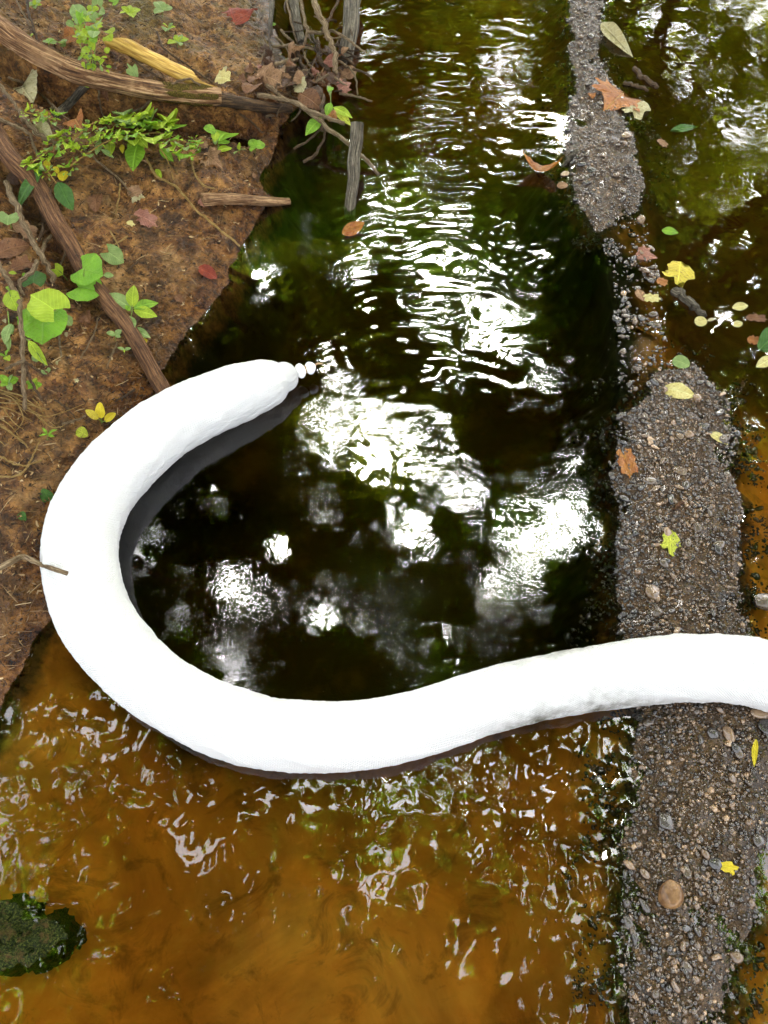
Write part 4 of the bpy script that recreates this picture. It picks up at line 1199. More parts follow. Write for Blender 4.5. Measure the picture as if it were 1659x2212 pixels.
# curled bark
def bark_curl():
    m, t, out = new_mat("yellow_curled_bark")
    uv = t.nodes.new("ShaderNodeAttribute"); uv.attribute_name = "along"
    n = noise(t, uv.outputs['Vector'], 1.0, 5, .6, .3)
    c = ramp(t, [(.3, (.14, .065, .012)), (.46, (.42, .24, .04)), (.66, (.70, .48, .11))], n).outputs[0]
    gm = t.nodes.new("ShaderNodeNewGeometry")
    c = mixc(t, c, (.11, .05, .018), gm.outputs['Backfacing'])
    pbsdf(t, out, c, .55, bump(t, n, .6, .004), .4)
    path = [(860, 300, .035), (960, 345, .04), (1100, 420, .042), (1260, 500, .042), (1420, 575, .04), (1540, 620, .035), (1690, 670, .03)]
    W = [np.array(hit(*K1(x, y), l)) for x, y, l in path]
    n_ = 60; P = catmull(W, n_)
    k = px2m(*K1(1100, 420), P[20]) * .28
    T = np.gradient(P, axis=0); T /= np.linalg.norm(T, axis=1)[:, None]
    sg = 30
    V = np.zeros((n_, sg, 3)); A = np.zeros((n_, sg, 3), np.float32)
    for i in range(n_):
        f = i / (n_ - 1)
        b = np.cross((0, 0, 1), T[i]); b /= np.linalg.norm(b); u = np.cross(T[i], b)
        opening = np.interp(f, [0, .12, .25, .6, .72, 1], [3.9, 3.0, .9, .8, 3.0, 3.9])
        rad = k * np.interp(f, [0, .15, .3, .65, .8, 1], [70, 62, 52, 50, 48, 26])
        th = np.linspace(opening / 2, 2 * np.pi - opening / 2, sg) - np.pi / 2 + np.interp(f, [0, .2, .3, .65, .8, 1], [2.5, 2.2, .5, .4, 2.2, 2.9])
        rr = rad * (1 + .10 * fbm(np.cos(th) * 2 + 5, np.full(sg, f * 9), 3, 41) + .03 * np.sin(f * 40 + th * 2))
        V[i] = P[i] + np.outer(np.cos(th) * rr, b) + np.outer(np.sin(th) * rr, u)
        A[i, :, 0] = f * 5; A[i, :, 1] = np.cos(th) * 3; A[i, :, 2] = np.sin(th) * 3
        if i in (0, n_ - 1):
            V[i] += np.outer(pnoise(th * 2, th * 0 + i, 3) * .012, T[i])
    idx = np.arange(n_ * sg).reshape(n_, sg)
    Q = np.stack([idx[:-1, :-1], idx[1:, :-1], idx[1:, 1:], idx[:-1, 1:]], -1).reshape(-1, 4)
    me = np_mesh("curled_bark", V.reshape(-1, 3), Q[:, ::-1], m)
    a = me.attributes.new("along", 'FLOAT_VECTOR', 'POINT'); a.data.foreach_set("vector", A.reshape(-1))
    o = bpy.data.objects.new("curled_bark", me); col.objects.link(o)
    s = o.modifiers.new("thickness", 'SOLIDIFY'); s.thickness = .0018; s.offset = 0
    tag(o, "curled roll of yellow bark lying behind the long log", "bark")
bark_curl()

# ------------------------------------------------------------------ leaves
def leaf_mat(name, c0, c1, spot=None, spot_amt=.5, trans=.35, rough=.5, vein=None, lit=None, gloss=.4, patch=None):
    m, t, out = new_mat(name)
    o = obj_co(t)
    oi = t.nodes.new("ShaderNodeObjectInfo")
    off = t.nodes.new("ShaderNodeVectorMath"); off.operation = 'ADD'
    t.links.new(o, off.inputs[0])
    cmb = t.nodes.new("ShaderNodeCombineXYZ")
    t.links.new(math_n(t, 'MULTIPLY', oi.outputs['Random'], 31.0), cmb.inputs[2]); t.links.new(cmb.outputs[0], off.inputs[1])
    n = noise(t, off.outputs[0], 3.2, 5, .6)
    n2 = noise(t, off.outputs[0], 16, 3, .6)
    c = ramp(t, [(.35, c0), (.65, c1)], n).outputs[0]
    if patch:
        c = mixc(t, c, patch, ramp(t, [(.52, 0), (.62, 1)], noise(t, off.outputs[0], 1.6, 2, .5)).outputs[0])
    if spot:
        c = mixc(t, c, spot, ramp(t, [(.60 - .12 * spot_amt, 0), (.72 - .12 * spot_amt, .95)], n2).outputs[0])
    sp = t.nodes.new("ShaderNodeSeparateXYZ"); t.links.new(o, sp.inputs[0])
    ax = math_n(t, 'ABSOLUTE', sp.outputs[0])
    mid = ramp(t, [(.006, 1), (.022, 0)], ax).outputs[0]
    side = math_n(t, 'SINE', math_n(t, 'MULTIPLY', math_n(t, 'SUBTRACT', sp.outputs[1], math_n(t, 'MULTIPLY', ax, .9)), 52.0))
    sidef = ramp(t, [(.86, 0), (.98, .55)], side).outputs[0]
    vf = math_n(t, 'MAXIMUM', mid, sidef)
    vc = vein or [min(1, v * 1.6 + .02) for v in c1]
    c = mixc(t, c, vc, math_n(t, 'MULTIPLY', vf, .6))
    hgt_ = math_n(t, 'SUBTRACT', math_n(t, 'MULTIPLY', n2, .4), math_n(t, 'MULTIPLY', vf, .5))
    p = pbsdf(t, None, c, rough, bump(t, hgt_, .5, .03), gloss)
    tl = t.nodes.new("ShaderNodeBsdfTranslucent")
    t.links.new(mixc(t, c, lit or c1, .5), tl.inputs['Color'])
    mx = t.nodes.new("ShaderNodeMixShader"); mx.inputs[0].default_value = trans
    t.links.new(p.outputs[0], mx.inputs[1]); t.links.new(tl.outputs[0], mx.inputs[2])
    t.links.new(mx.outputs[0], out.inputs['Surface'])
    return m

G_BRIGHT = leaf_mat("bright_green_leaf", (.13, .27, .014), (.24, .44, .026), None, .5, .35, .5)
G_LIME = leaf_mat("lime_green_leaf", (.26, .38, .014), (.42, .55, .035), None, .5, .4, .5)
G_PALE = leaf_mat("pale_green_leaf", (.17, .27, .07), (.28, .38, .12), None, .5, .35, .55)
G_DARK = leaf_mat("deep_green_leaf", (.030, .095, .010), (.06, .15, .016), None, .5, .3, .45)
G_HEART = leaf_mat("heart_leaf_green", (.13, .31, .012), (.20, .42, .020), (.20, .30, .04), .1, .3, .45, (.24, .42, .06))
Y_LEAF = leaf_mat("yellow_leaf", (.52, .40, .030), (.68, .56, .05), (.22, .12, .02), .35, .3, .5)
Y_PALE = leaf_mat("pale_yellow_leaf", (.55, .46, .14), (.66, .60, .26), (.40, .28, .05), .45, .3, .5)
Y_GREEN = leaf_mat("yellow_green_leaf", (.36, .42, .02), (.52, .55, .05), (.06, .06, .01), .45, .3, .5)
Y_VIVID = leaf_mat("vivid_yellow_leaf", (.62, .46, .01), (.72, .58, .03), (.45, .30, .02), .1, .3, .5)
O_LEAF = leaf_mat("orange_leaf", (.33, .10, .020), (.48, .20, .050), (.10, .035, .012), .45, .3, .45, (.55, .32, .10))
O_VIV = leaf_mat("orange_brown_wet_leaf", (.30, .085, .012), (.46, .19, .03), (.12, .03, .008), .5, .3, .25, (.50, .28, .06), gloss=.6)
R_LEAF = leaf_mat("red_leaf", (.18, .020, .008), (.28, .045, .015), (.07, .012, .006), .3, .3, .5)
P_LEAF = leaf_mat("pink_brown_leaf", (.26, .10, .065), (.38, .18, .12), (.13, .05, .03), .3, .25, .4)
B_TAN = leaf_mat("tan_dead_leaf", (.22, .115, .050), (.36, .215, .11), (.09, .04, .016), .4, .25, .65)
B_BRN = leaf_mat("brown_dead_leaf", (.12, .048, .018), (.20, .090, .035), (.05, .02, .008), .4, .2, .6)
B_DRK = leaf_mat("dark_dead_leaf", (.05, .022, .010), (.095, .046, .020), (.02, .01, .005), .4, .15, .4)
W_PALE = leaf_mat("bleached_leaf", (.42, .36, .17), (.52, .48, .28), (.25, .18, .06), .4, .3, .6)

def polar_leaf(outline, fold=.12, curl=.15, wav=.04, seed=0, cy=.42, rings=5):
    """a leaf from its outline, star-shaped about (0, cy)"""
    O = np.array(outline, float)
    n = len(O)
    V = [(0, cy, 0)]
    for k in range(1, rings + 1):
        f = k / rings
        for x, y in O:
            V.append((x * f, cy + (y - cy) * f, 0))
    V = np.array(V)
    x, y = V[:, 0], V[:, 1]
    V[:, 2] = fold * np.abs(x) - curl * (y - .5) ** 2 * 1.6 + wav * fbm(x * 3 + seed * 3.1, y * 3, 2, 601 + seed) * (.4 + 2 * np.abs(x))
    Fc = []
    for j in range(n):
        Fc.append((0, 1 + j, 1 + (j + 1) % n))
    for k in range(rings - 1):
        for j in range(n):
            a = 1 + k * n + j; b = 1 + k * n + (j + 1) % n
            Fc.append((a, a + n, b + n, b))
    me = bpy.data.meshes.new("leaf")
    me.from_pydata([tuple(v) for v in V], [], Fc)
    me.polygons.foreach_set("use_smooth", [True] * len(me.polygons))
    me.update()
    return me

def densify(pts, m=4, jag=.0, seed=0):
    P = np.array(pts, float); out = []
    g = np.random.default_rng(seed)
    for i in range(len(P)):
        a, b = P[i], P[(i + 1) % len(P)]
        for t in np.arange(m) / m:
            q = a * (1 - t) + b * t
            if jag: q = q + g.normal(size=2) * jag
            out.append(q)
    return np.array(out)

def ellipse_outline(w, sharp=.8, n=22, jag=0, seed=0):
    g = np.random.default_rng(seed)
    t = np.linspace(0, 1, n)
    hw = w * np.sin(np.pi * t ** .85) ** sharp
    hw = hw * (1 + jag * g.normal(size=n)); hw[0] = hw[-1] = 0
    r = [(hw[i], t[i]) for i in range(n)]
    l = [(-hw[i], t[i]) for i in range(n - 2, 0, -1)]
    return r + l

def heart_outline(n=44, notch=.22, jag=0, seed=0):
    g = np.random.default_rng(seed)
    out = []
    for i in range(n):
        a = 2 * math.pi * i / n
        x = .52 * math.sin(a) * (1 + .05 * math.cos(2 * a))
        y = .44 - .47 * math.cos(a)
        d = min(a, 2 * math.pi - a)
        if d < .55: y += notch * (1 - d / .55) ** .8 * 1.5
        if abs(a - math.pi) < .35: y += .09 * (1 - abs(a - math.pi) / .35)
        k = 1 + jag * g.normal() + .015 * (i % 2)
        out.append((x * k, .42 + (y - .42) * k))
    return out

MAPLE = densify([(0, 0), (.16, .06), (.42, .02), (.36, .16), (.56, .30), (.40, .36), (.50, .62), (.28, .56), (.20, .66), (.10, .82), (0, 1.0),
         (-.12, .80), (-.20, .66), (-.30, .56), (-.52, .60), (-.40, .38), (-.55, .28), (-.36, .16), (-.40, .03), (-.14, .07)], 3, .006, 3)
TRI = densify([(0, 0), (.22, .10), (.56, .52), (.52, .70), (.20, .64), (.05, .96), (-.10, .72), (-.46, .74), (-.54, .56), (-.22, .12)], 4, .008, 5)
RAG = densify([(0, 0), (.22, .06), (.38, .22), (.30, .34), (.46, .50), (.36, .66), (.40, .82), (.16, .88), (.06, 1.0), (-.10, .86), (-.34, .90), (-.36, .70), (-.26, .60), (-.44, .42), (-.30, .28), (-.34, .14), (-.16, .04)], 3, .014, 7)
MITT = densify([(0, 0), (.2, .08), (.34, .26), (.30, .50), (.46, .66), (.34, .80), (.12, .70), (.06, .92), (-.14, .98), (-.20, .72), (-.40, .60), (-.36, .34), (-.2, .1)], 3, .010, 9)

SH = {}
def shape(kind, seed=0, fold=.12, curl=.15, wav=.05):
    key = (kind, seed % 5, fold, curl, wav)
    if key in SH: return SH[key]
    sd = seed % 5
    if kind == 'ell': me = polar_leaf(ellipse_outline(.26, .8, 22, .02, sd), fold, curl, wav, sd, .5)
    elif kind == 'oval': me = polar_leaf(ellipse_outline(.36, .62, 22, .03, sd), fold, curl, wav, sd, .5)
    elif kind == 'round': me = polar_leaf(ellipse_outline(.45, .5, 22, .02, sd), fold, curl, wav, sd, .5)
    elif kind == 'lance': me = polar_leaf(ellipse_outline(.17, .95, 24, .015, sd), fold, curl, wav, sd, .45)
    elif kind == 'blade': me = polar_leaf(ellipse_outline(.085, .8, 26, .01, sd), fold, curl, wav, sd, .4)
    elif kind == 'heart': me = polar_leaf(heart_outline(46, .22, .012, sd), fold, curl, wav, sd, .40)
    elif kind == 'maple': me = polar_leaf(MAPLE, fold, curl, wav, sd, .36)
    elif kind == 'tri': me = polar_leaf(TRI, fold, curl, wav, sd, .48)
    elif kind == 'rag': me = polar_leaf(RAG, fold, curl, wav, sd, .5)
    elif kind == 'mitt': me = polar_leaf(MITT, fold, curl, wav, sd, .45)
    SH[key] = me
    return me

MSH = {}
def leaf_obj(name, mesh, mat, p0, p1, width=1.0, facing=None, roll=0.0, parent=None):
    """leaf from its base p0 to its tip p1"""
    key = (mesh.name, mat.name)
    if key not in MSH:
        c = mesh.copy(); c.name = "leaf"; c.materials.clear(); c.materials.append(mat); MSH[key] = c
    me = MSH[key]
    p0, p1 = Vector(p0), Vector(p1)
    y = (p1 - p0); L = max(y.length, 1e-4); y.normalize()
    f = Vector(facing or (0, -.25, 1))
    z = (f - y * f.dot(y)).normalized()
    x = y.cross(z)
    if roll:
        rm = Matrix.Rotation(roll, 3, y); z = rm @ z; x = rm @ x
    M = Matrix(((x.x * L * width, y.x * L, z.x * L, p0.x), (x.y * L * width, y.y * L, z.y * L, p0.y), (x.z * L * width, y.z * L, z.z * L, p0.z), (0, 0, 0, 1)))
    o = bpy.data.objects.new(name, me); col.objects.link(o)
    if parent:
        o.parent = parent
        o.matrix_local = Matrix.Translation(-parent.location) @ M
    else:
        o.matrix_world = M
    return o

def fallen(label, K, x0, y0, x1, y1, kind, mat, width=1.0, lift=(.004, .008), fold=.2, curl=.2, wav=.14, roll=0.0, seed=0, facing=None, name="fallen_leaf", group=None, petiole=False):
    a = hit(*K(x0, y0), lift[0]); b = hit(*K(x1, y1), lift[1])
    o = leaf_obj(name, shape(kind, seed, fold, curl, wav), mat, a, b, width, facing, roll)
    tag(o, label, "leaf", group)
    return o

# --- fallen leaves on the bank and in the debris
fallen("dull red triangular leaf lying at the top of the bank", K2, 385, 165, 340, 20, 'tri', R_LEAF, 1.3, (.01, .02), -.2, .3)
fallen("crumpled pale tan leaf, largest on top of the debris heap", K2, 560, 560, 760, 640, 'rag', B_TAN, 1.15, (.06, .075), .3, .35, .2, .3)
fallen("tan leaf with jagged edge sticking up left of the debris twigs", K2, 600, 640, 640, 500, 'maple', B_TAN, 1.0, (.05, .10), .3, .3, .2, -.4, 1)
fallen("curled buff leaf right of the crumpled pale leaf in debris", K2, 840, 590, 930, 620, 'oval', B_TAN, 1.5, (.07, .08), .6, .4, .15, .3, 2)
fallen("rolled buff leaf above the dark gap in the debris heap", K2, 880, 620, 920, 700, 'rag', W_PALE, 1.1, (.06, .07), .5, .4, .2, .5, 3)
fallen("amber pointed leaf hanging below the debris heap", K2, 880, 700, 1060, 830, 'ell', B_BRN, 1.3, (.07, .05), .2, .3, .1, .2)
fallen("brown folded leaf at the left foot of debris by the log", K2, 480, 700, 580, 640, 'oval', B_BRN, 1.3, (.045, .06), .4, .3, .15, -.3, 1)
fallen("dark pink-brown jagged leaf on the right of the debris heap", K2, 1130, 640, 1190, 560, 'maple', B_DRK, 1.2, (.05, .06), .2, .2, .15, .2, 2)
fallen("pink-brown leaf low on the right of the debris heap", K2, 1190, 690, 1290, 630, 'maple', P_LEAF, 1.0, (.04, .045), .2, .3, .15, .2, 3)
fallen("small buff leaf between debris twigs and the thick root", K2, 1210, 410, 1265, 360, 'ell', B_TAN, 1.3, (.06, .07), .4, .3, .1)
fallen("yellow-brown leaf behind the green sprig in the debris", K2, 1110, 930, 1180, 840, 'oval', O_LEAF, 1.0, (.05, .06), .3, .2, .1, .2, 1)
fallen("dark folded leaf in the middle of the debris below twigs", K2, 960, 660, 1040, 760, 'oval', B_DRK, 1.2, (.05, .05), .4, .3, .1, -.4, 2)
fallen("pale yellow ragged leaf just behind the end of the log", K2, 240, 590, 355, 610, 'rag', Y_PALE, 1.1, (.04, .05), .3, .2, .15, .2, 1)
fallen("small pale leaf standing behind the pale yellow ragged one", K2, 300, 570, 325, 510, 'ell', W_PALE, 1.4, (.045, .07), .2, .2, .1)
fallen("tan lobed leaf on bare mud beside the middle seedling", K2, 150, 1170, 290, 1290, 'maple', B_TAN, .9, (.008, .015), .25, .3, .15, .2, 1)
fallen("small tan curled leaf left of the lobed leaf by seedling", K2, 120, 1130, 185, 1110, 'rag', B_TAN, 1.2, (.01, .02), .3, .3, .15, 0, 2)
fallen("tiny tan leaf standing on mud above the shore log", K2, 545, 1375, 530, 1330, 'ell', B_TAN, 1.3, (.004, .015), .3, .2, .1)
fallen("small pinkish leaf scrap below the left end of shore log", K2, 110, 1540, 180, 1590, 'rag', P_LEAF, 1.0, (.008, .012), .3, .3, .1, 0, 3)
fallen("pale green dead leaf pointing up behind the long log", K1, 1060, 610, 975, 480, 'tri', G_PALE, .75, (.035, .07), .2, .2, .1, .2, 2)
fallen("orange-brown leaf behind the leafy clump on the log", K1, 480, 290, 620, 250, 'oval', O_LEAF, 1.3, (.01, .04), .3, .3, .15, .2, 1)
fallen("orange leaf right behind the leafy clump", K1, 640, 240, 745, 200, 'oval', O_VIV, 1.2, (.03, .05), .3, .2, .1, 0, 2)
fallen("brown shrivelled leaf hanging below the leafy clump", K1, 800, 650, 825, 790, 'lance', B_BRN, 1.9, (.05, .03), .5, .2, .15, .3)
fallen("grey-green dead leaf by the left edge under the log", K1, 140, 620, 215, 740, 'oval', W_PALE, .9, (.01, .02), .2, .3, .1, .2, 3)
fallen("bleached leaf left of the creeping green sprigs", K1, 265, 950, 385, 1050, 'oval', W_PALE, 1.1, (.02, .03), .3, .3, .15, .2, 1)
fallen("small orange curled leaf above the creeping sprigs", K1, 570, 885, 605, 965, 'ell', O_LEAF, 1.4, (.02, .02), .5, .3, .1, .3)
fallen("pale tan leaf under the creeping sprigs", K1, 570, 1060, 660, 1110, 'rag', B_TAN, 1.1, (.015, .02), .3, .2, .1, 0, 1)
fallen("brown oval leaf on bare mud right of the deep green leaf", K3, 745, 60, 730, 200, 'oval', B_BRN, .85, (.006, .012), .3, .25, .1, .1, 1)
fallen("crumpled pale leaf scrap at the end of the buff stem", K1, 985, 1500, 1100, 1460, 'rag', B_TAN, 1.0, (.01, .02), .4, .3, .25, .2, 2)
fallen("second crumpled scrap just below the first on buff stem", K1, 1020, 1560, 1120, 1510, 'rag', W_PALE, .7, (.008, .015), .4, .3, .25, -.3, 3)
fallen("pinkish tan leaf with torn end on the bare mud", K3, 1030, 215, 1215, 310, 'rag', P_LEAF, .75, (.008, .012), .2, .3, .1, .15, 1)
fallen("small pale notched scrap left of the pinkish tan leaf", K3, 975, 290, 1045, 315, 'mitt', Y_PALE, .9, (.006, .01), .2, .2, .1, 0, 1)
fallen("tan leaf under the long pale branch at left", K3, 100, 300, 300, 400, 'rag', B_TAN, .8, (.02, .02), .25, .3, .15, .2, 2)
fallen("large brown leaf at the left edge below the tan one", K3, -60, 540, 225, 450, 'oval', B_BRN, .75, (.02, .025), .2, .3, .1, .2, 2)
fallen("orange-brown curled leaf above the heart leaves at left edge", K3, 100, 640, 260, 590, 'rag', B_BRN, .8, (.02, .02), .4, .3, .2, .3, 1)
fallen("curled brown leaf hanging from twig beside the big heart leaf", K3, 650, 970, 685, 1060, 'ell', B_BRN, 1.5, (.015, .008), .5, .3, .1, .3)
fallen("yellow scrap on the mud at the lower part of the root", K3, 1060, 1190, 1130, 1230, 'rag', Y_VIVID, 1.0, (.006, .012), .3, .3, .2, 0, 1)
fallen("tiny brown leaf by the wet rim above the boom", K3, 1350, 850, 1410, 910, 'oval', B_BRN, 1.0, (.004, .008), .3, .3, .1)
fallen("red-brown wet leaf lying at the waterline of the bank", K3, 1530, 640, 1680, 720, 'oval', R_LEAF, .9, (.004, .004), .25, .2, .12, 0, 1)
fallen("yellow-brown mottled leaf beside the boom on the bank", K5, 590, 350, 675, 400, 'oval', Y_GREEN, 1.25, (.006, .012), .25, .3, .1, .1, 2)
fallen("dark green leaf lying on mud against the boom", K5, 395, 915, 325, 810, 'oval', G_DARK, 1.1, (.004, .010), .2, .3, .1, 0, 1)
fallen("small faded green leaf left of the dark green one", K5, 150, 985, 195, 1055, 'oval', G_DARK, 1.0, (.004, .007), .2, .3, .1, 0, 2)
fallen("dark dead leaf at the left edge beside the reddish root", K1, 60, 1330, 130, 1420, 'oval', B_DRK, 1.0, (.02, .02), .2, .3, .1, .2, 1)

gl_ = np.random.default_rng(321)
for i in range(34):
    x = 480 + 820 * gl_.random(); y = np.interp(x, [480, 700, 1300], [620, 600, 540]) + gl_.normal() * 95
    a = gl_.random() * 6.28; L_ = 60 + 90 * gl_.random(); h0 = .012 + .05 * gl_.random()
    fallen("crumpled dead leaf packed among the twigs of the debris heap", K2, x, y, x + math.cos(a) * L_, y + math.sin(a) * L_ * .7, ['rag', 'maple', 'oval', 'mitt'][i % 4],
           [B_TAN, B_BRN, B_DRK, B_DRK, P_LEAF, B_BRN][int(gl_.integers(6))], 1.0, (h0, h0 + .02 * gl_.random()), .35, .35, .25, gl_.normal() * .5, i, None, "fallen_leaf", "dead leaves packed in the debris")

for i in range(70):
    KK = K1 if i % 2 else K3
    x = 20 + 1500 * gl_.random() ** 1.5; y = 250 + 1350 * gl_.random()
    if KK is K3 and x > 1500 - y * .75: x *= .4
    a = gl_.random() * 6.28; L_ = 22 + 50 * gl_.random(); h0 = .003 + .008 * gl_.random()
    fallen("small crumpled scrap of dead leaf strewn on the mud bank", KK, x, y, x + math.cos(a) * L_, y + math.sin(a) * L_ * .7, ['rag', 'ell', 'oval', 'mitt'][i % 4],
           [B_TAN, B_BRN, B_DRK, B_BRN, W_PALE, B_TAN][int(gl_.integers(6))], .9, (h0, h0 + .012 * gl_.random()), .4, .35, .25, gl_.normal() * .6, i, None, "fallen_leaf", "leaf scraps strewn on the bank")

# --- leaves on the gravel and the water
fallen("three-lobed orange leaf on the upper gravel bar", K4, 700, 600, 560, 740, 'maple', O_LEAF, 1.15, (.006, .010), .12, .2, .08, 0, 1)
fallen("pale yellow-green leaf touching the orange lobed leaf", K4, 770, 660, 775, 800, 'mitt', W_PALE, .95, (.004, .006), .1, .15, .08, 0, 2)
fallen("tiny orange leaf scrap left on the upper gravel bar", K4, 460, 620, 480, 660, 'oval', O_LEAF, 1.0, (.004, .006))
fallen("tiny buff scrap above the orange lobed leaf", K4, 570, 565, 605, 595, 'oval', B_TAN, .8, (.004, .006))
fallen("long silvery-green folded leaf across the top of the upper bar", K4, 525, 140, 740, 370, 'lance', W_PALE, .62, (.010, .010), .6, .15, .08, .6, 1)
fallen("upturned orange-brown leaf floating in the channel beside the bar", K4, -15, 1150, 262, 1175, 'oval', O_VIV, .60, (.006, .010), .30, -1.1, .10, .15, 1, (0, .45, .9))
fallen("pale grey leaf tip stuck to the floating orange leaf", K4, 235, 1255, 310, 1245, 'oval', B_TAN, 1.0, (.004, .004), .1, .1, .05)
fallen("small rust-coloured leaf floating in the channel centre-left", K0, 738, 506, 786, 482, 'ell', O_VIV, .95, (.002, .014), .5, -.3, .1, .5, 1)
fallen("pink lobed leaf between the two gravel bars", K6, 640, 295, 810, 330, 'maple', P_LEAF, .9, (.003, .003), .08, .1, .06, 0, 3)
fallen("yellow spotted leaf with holes floating right of the bars", K6, 990, 350, 960, 545, 'mitt', Y_LEAF, 1.05, (.003, .003), .06, .1, .05, 0, 1)
fallen("small orange fragment left of the spotted yellow leaf", K6, 800, 500, 890, 530, 'rag', O_LEAF, .9, (.003, .003), .1, .1, .05, 0, 2)
fallen("tan curved leaf fragment below the pink leaf", K6, 650, 570, 700, 660, 'ell', B_TAN, 1.1, (.003, .003), .1, .1, .05, 0, 1)
fallen("olive-tan leaf fragment beside the tan curved one", K6, 690, 640, 835, 640, 'rag', Y_PALE, .65, (.003, .003), .1, .1, .05, 0, 3)
fallen("cream round leaf at the end of the dark floating stick", K6, 1095, 830, 1190, 810, 'round', Y_PALE, .95, (.003, .004), .1, .1, .05, 0, 1)
fallen("thin pale stalk scrap right of the cream round leaf", K6, 1190, 815, 1260, 795, 'lance', W_PALE, 1.0, (.003, .003), .1, .1, .05)
fallen("pale olive leaf floating near the right edge", K6, 1385, 715, 1510, 695, 'ell', Y_PALE, 1.0, (.003, .003), .1, .1, .05, 0, 2)
fallen("mottled brown scrap right of the pale olive leaf", K6, 1490, 790, 1660, 800, 'rag', B_BRN, .5, (.003, .003), .1, .1, .05, 0, 1)
fallen("small yellowish scrap below the pale olive leaf", K6, 1390, 850, 1465, 830, 'oval', Y_PALE, .9, (.003, .003), .1, .1, .05, 0, 3)
fallen("orange-brown scrap at the right edge by the green leaf", K6, 1500, 960, 1600, 970, 'rag', O_LEAF, 1.0, (.003, .004), .1, .1, .08, 0, 1)
fallen("deep green glossy leaf cut by the right edge", K6, 1600, 1040, 1760, 860, 'oval', G_DARK, .9, (.004, .02), .3, .2, .06, .2, 1)
fallen("pale folded leaf just below the glossy green one", K6, 1570, 1170, 1720, 1090, 'lance', Y_PALE, 1.3, (.003, .006), .3, .1, .06, 0, 2)
fallen("round grey-green leaf at the head of the middle bar", K6, 925, 1110, 1055, 1160, 'round', G_PALE, .95, (.004, .006), .1, .15, .05, 0, 2)
fallen("bright green pointed leaf floating below the upper bar", K6, 840, 115, 970, 135, 'ell', G_BRIGHT, 1.1, (.003, .003), .1, .1, .05, 0, 1)
fallen("pale yellow oval leaf near the top of the middle bar", K6, 845, 1330, 1105, 1390, 'ell', Y_PALE, 1.05, (.006, .010), .1, .2, .06, 0, 4)
fallen("orange and yellow torn leaf at the pool edge of the middle bar", K7, 530, 250, 610, 480, 'rag', O_VIV, .62, (.004, .006), .2, .2, .12, 0, 2)
fallen("small yellow elliptical leaf on the right of the middle bar", K7, 1210, 130, 1355, 225, 'ell', Y_PALE, .85, (.004, .006), .1, .2, .06, 0, 1)
fallen("yellow-green notched leaf flat in the middle of the bar", K7, 905, 880, 910, 1090, 'mitt', Y_GREEN, .80, (.005, .006), .08, .1, .06, 0, 1)
fallen("yellow sliver of leaf standing on edge below the boom", K8, 1567, 365, 1550, 580, 'blade', Y_VIVID, 1.2, (.008, .010), .3, .1, .08, .7, 1)
fallen("small bright yellow split leaf on the lower gravel bar", K8, 1280, 1345, 1440, 1375, 'mitt', Y_VIVID, .75, (.006, .008), .12, .15, .06, 0, 2)
fallen("olive sunken-looking leaf drifting in the right pool", K4, 1000, 880, 1190, 850, 'lance', G_DARK, .9, (.002, .002), .1, .1, .05, 0, 1)
fallen("pale scrap of leaf on the water far up the right pool", K4, 915, 940, 980, 990, 'rag', B_TAN, .6, (.002, .003), .1, .1, .05, 0, 2)

# ------------------------------------------------------------------ living plants
def plant(name, label, K, base, stems, leaves, group=None, cat="plant", stem_mat=None, stem_r=.0016):
    """stems: lists of (x, y, height); leaves: (x0,y0,h0, x1,y1,h1, kind, mat, width, roll)"""
    bp = hit(*K(*base), 0)
    root = empty(name, bp)
    tag(root, label, cat, group)
    sm = stem_mat or STEM_G
    for st in stems:
        W = [np.array(hit(*K(q[0], q[1]), q[2])) for q in st]
        P = catmull(W, max(6, 5 * len(W)))
        V, Fc = tube_data(P, np.linspace(stem_r, stem_r * .6, len(P)), 6)
        o = mesh_obj("stem", V, Fc, sm, root); o.matrix_parent_inverse = Matrix.Translation(-root.location)
    for i, l in enumerate(leaves):
        a = hit(*K(l[0], l[1]), l[2]); b = hit(*K(l[3], l[4]), l[5])
        kw = dict(fold=.18, curl=.18, wav=.05)
        if l[6] == 'heart': kw = dict(fold=.10, curl=.10, wav=.07)
        leaf_obj("leaf", shape(l[6], i, **kw), l[7], a, b, l[8] if len(l) > 8 else 1.0, None, l[9] if len(l) > 9 else 0.0, root)
    return root

def stem_mat_f():
    m, t, out = new_mat("green_stem"); pbsdf(t, out, (.14, .20, .03), .55, None, .4); return m
STEM_G = stem_mat_f()

def sprig(g, K, x, y, h, size, n, spread, kinds, mats, up=.02, flat=.5):
    """leaves set round a point"""
    L = []
    a0 = g.random() * 6.28
    for i in range(n):
        a = a0 + i * 2.4 + g.normal() * .25
        s = size * (.65 + .6 * g.random())
        r0 = spread * math.sqrt((i + .3) / n)
        bx, by = x + math.cos(a) * r0 * .8, y + math.sin(a) * r0 * flat * .9
        L.append((bx, by, h + g.random() * up, bx + math.cos(a) * s, by + math.sin(a) * s * flat, h + up * .4 + g.random() * up, kinds[i % len(kinds)], mats[int(g.integers(len(mats)))], .9 + .3 * g.random(), g.normal() * .3))
    return L

gp = np.random.default_rng(91)
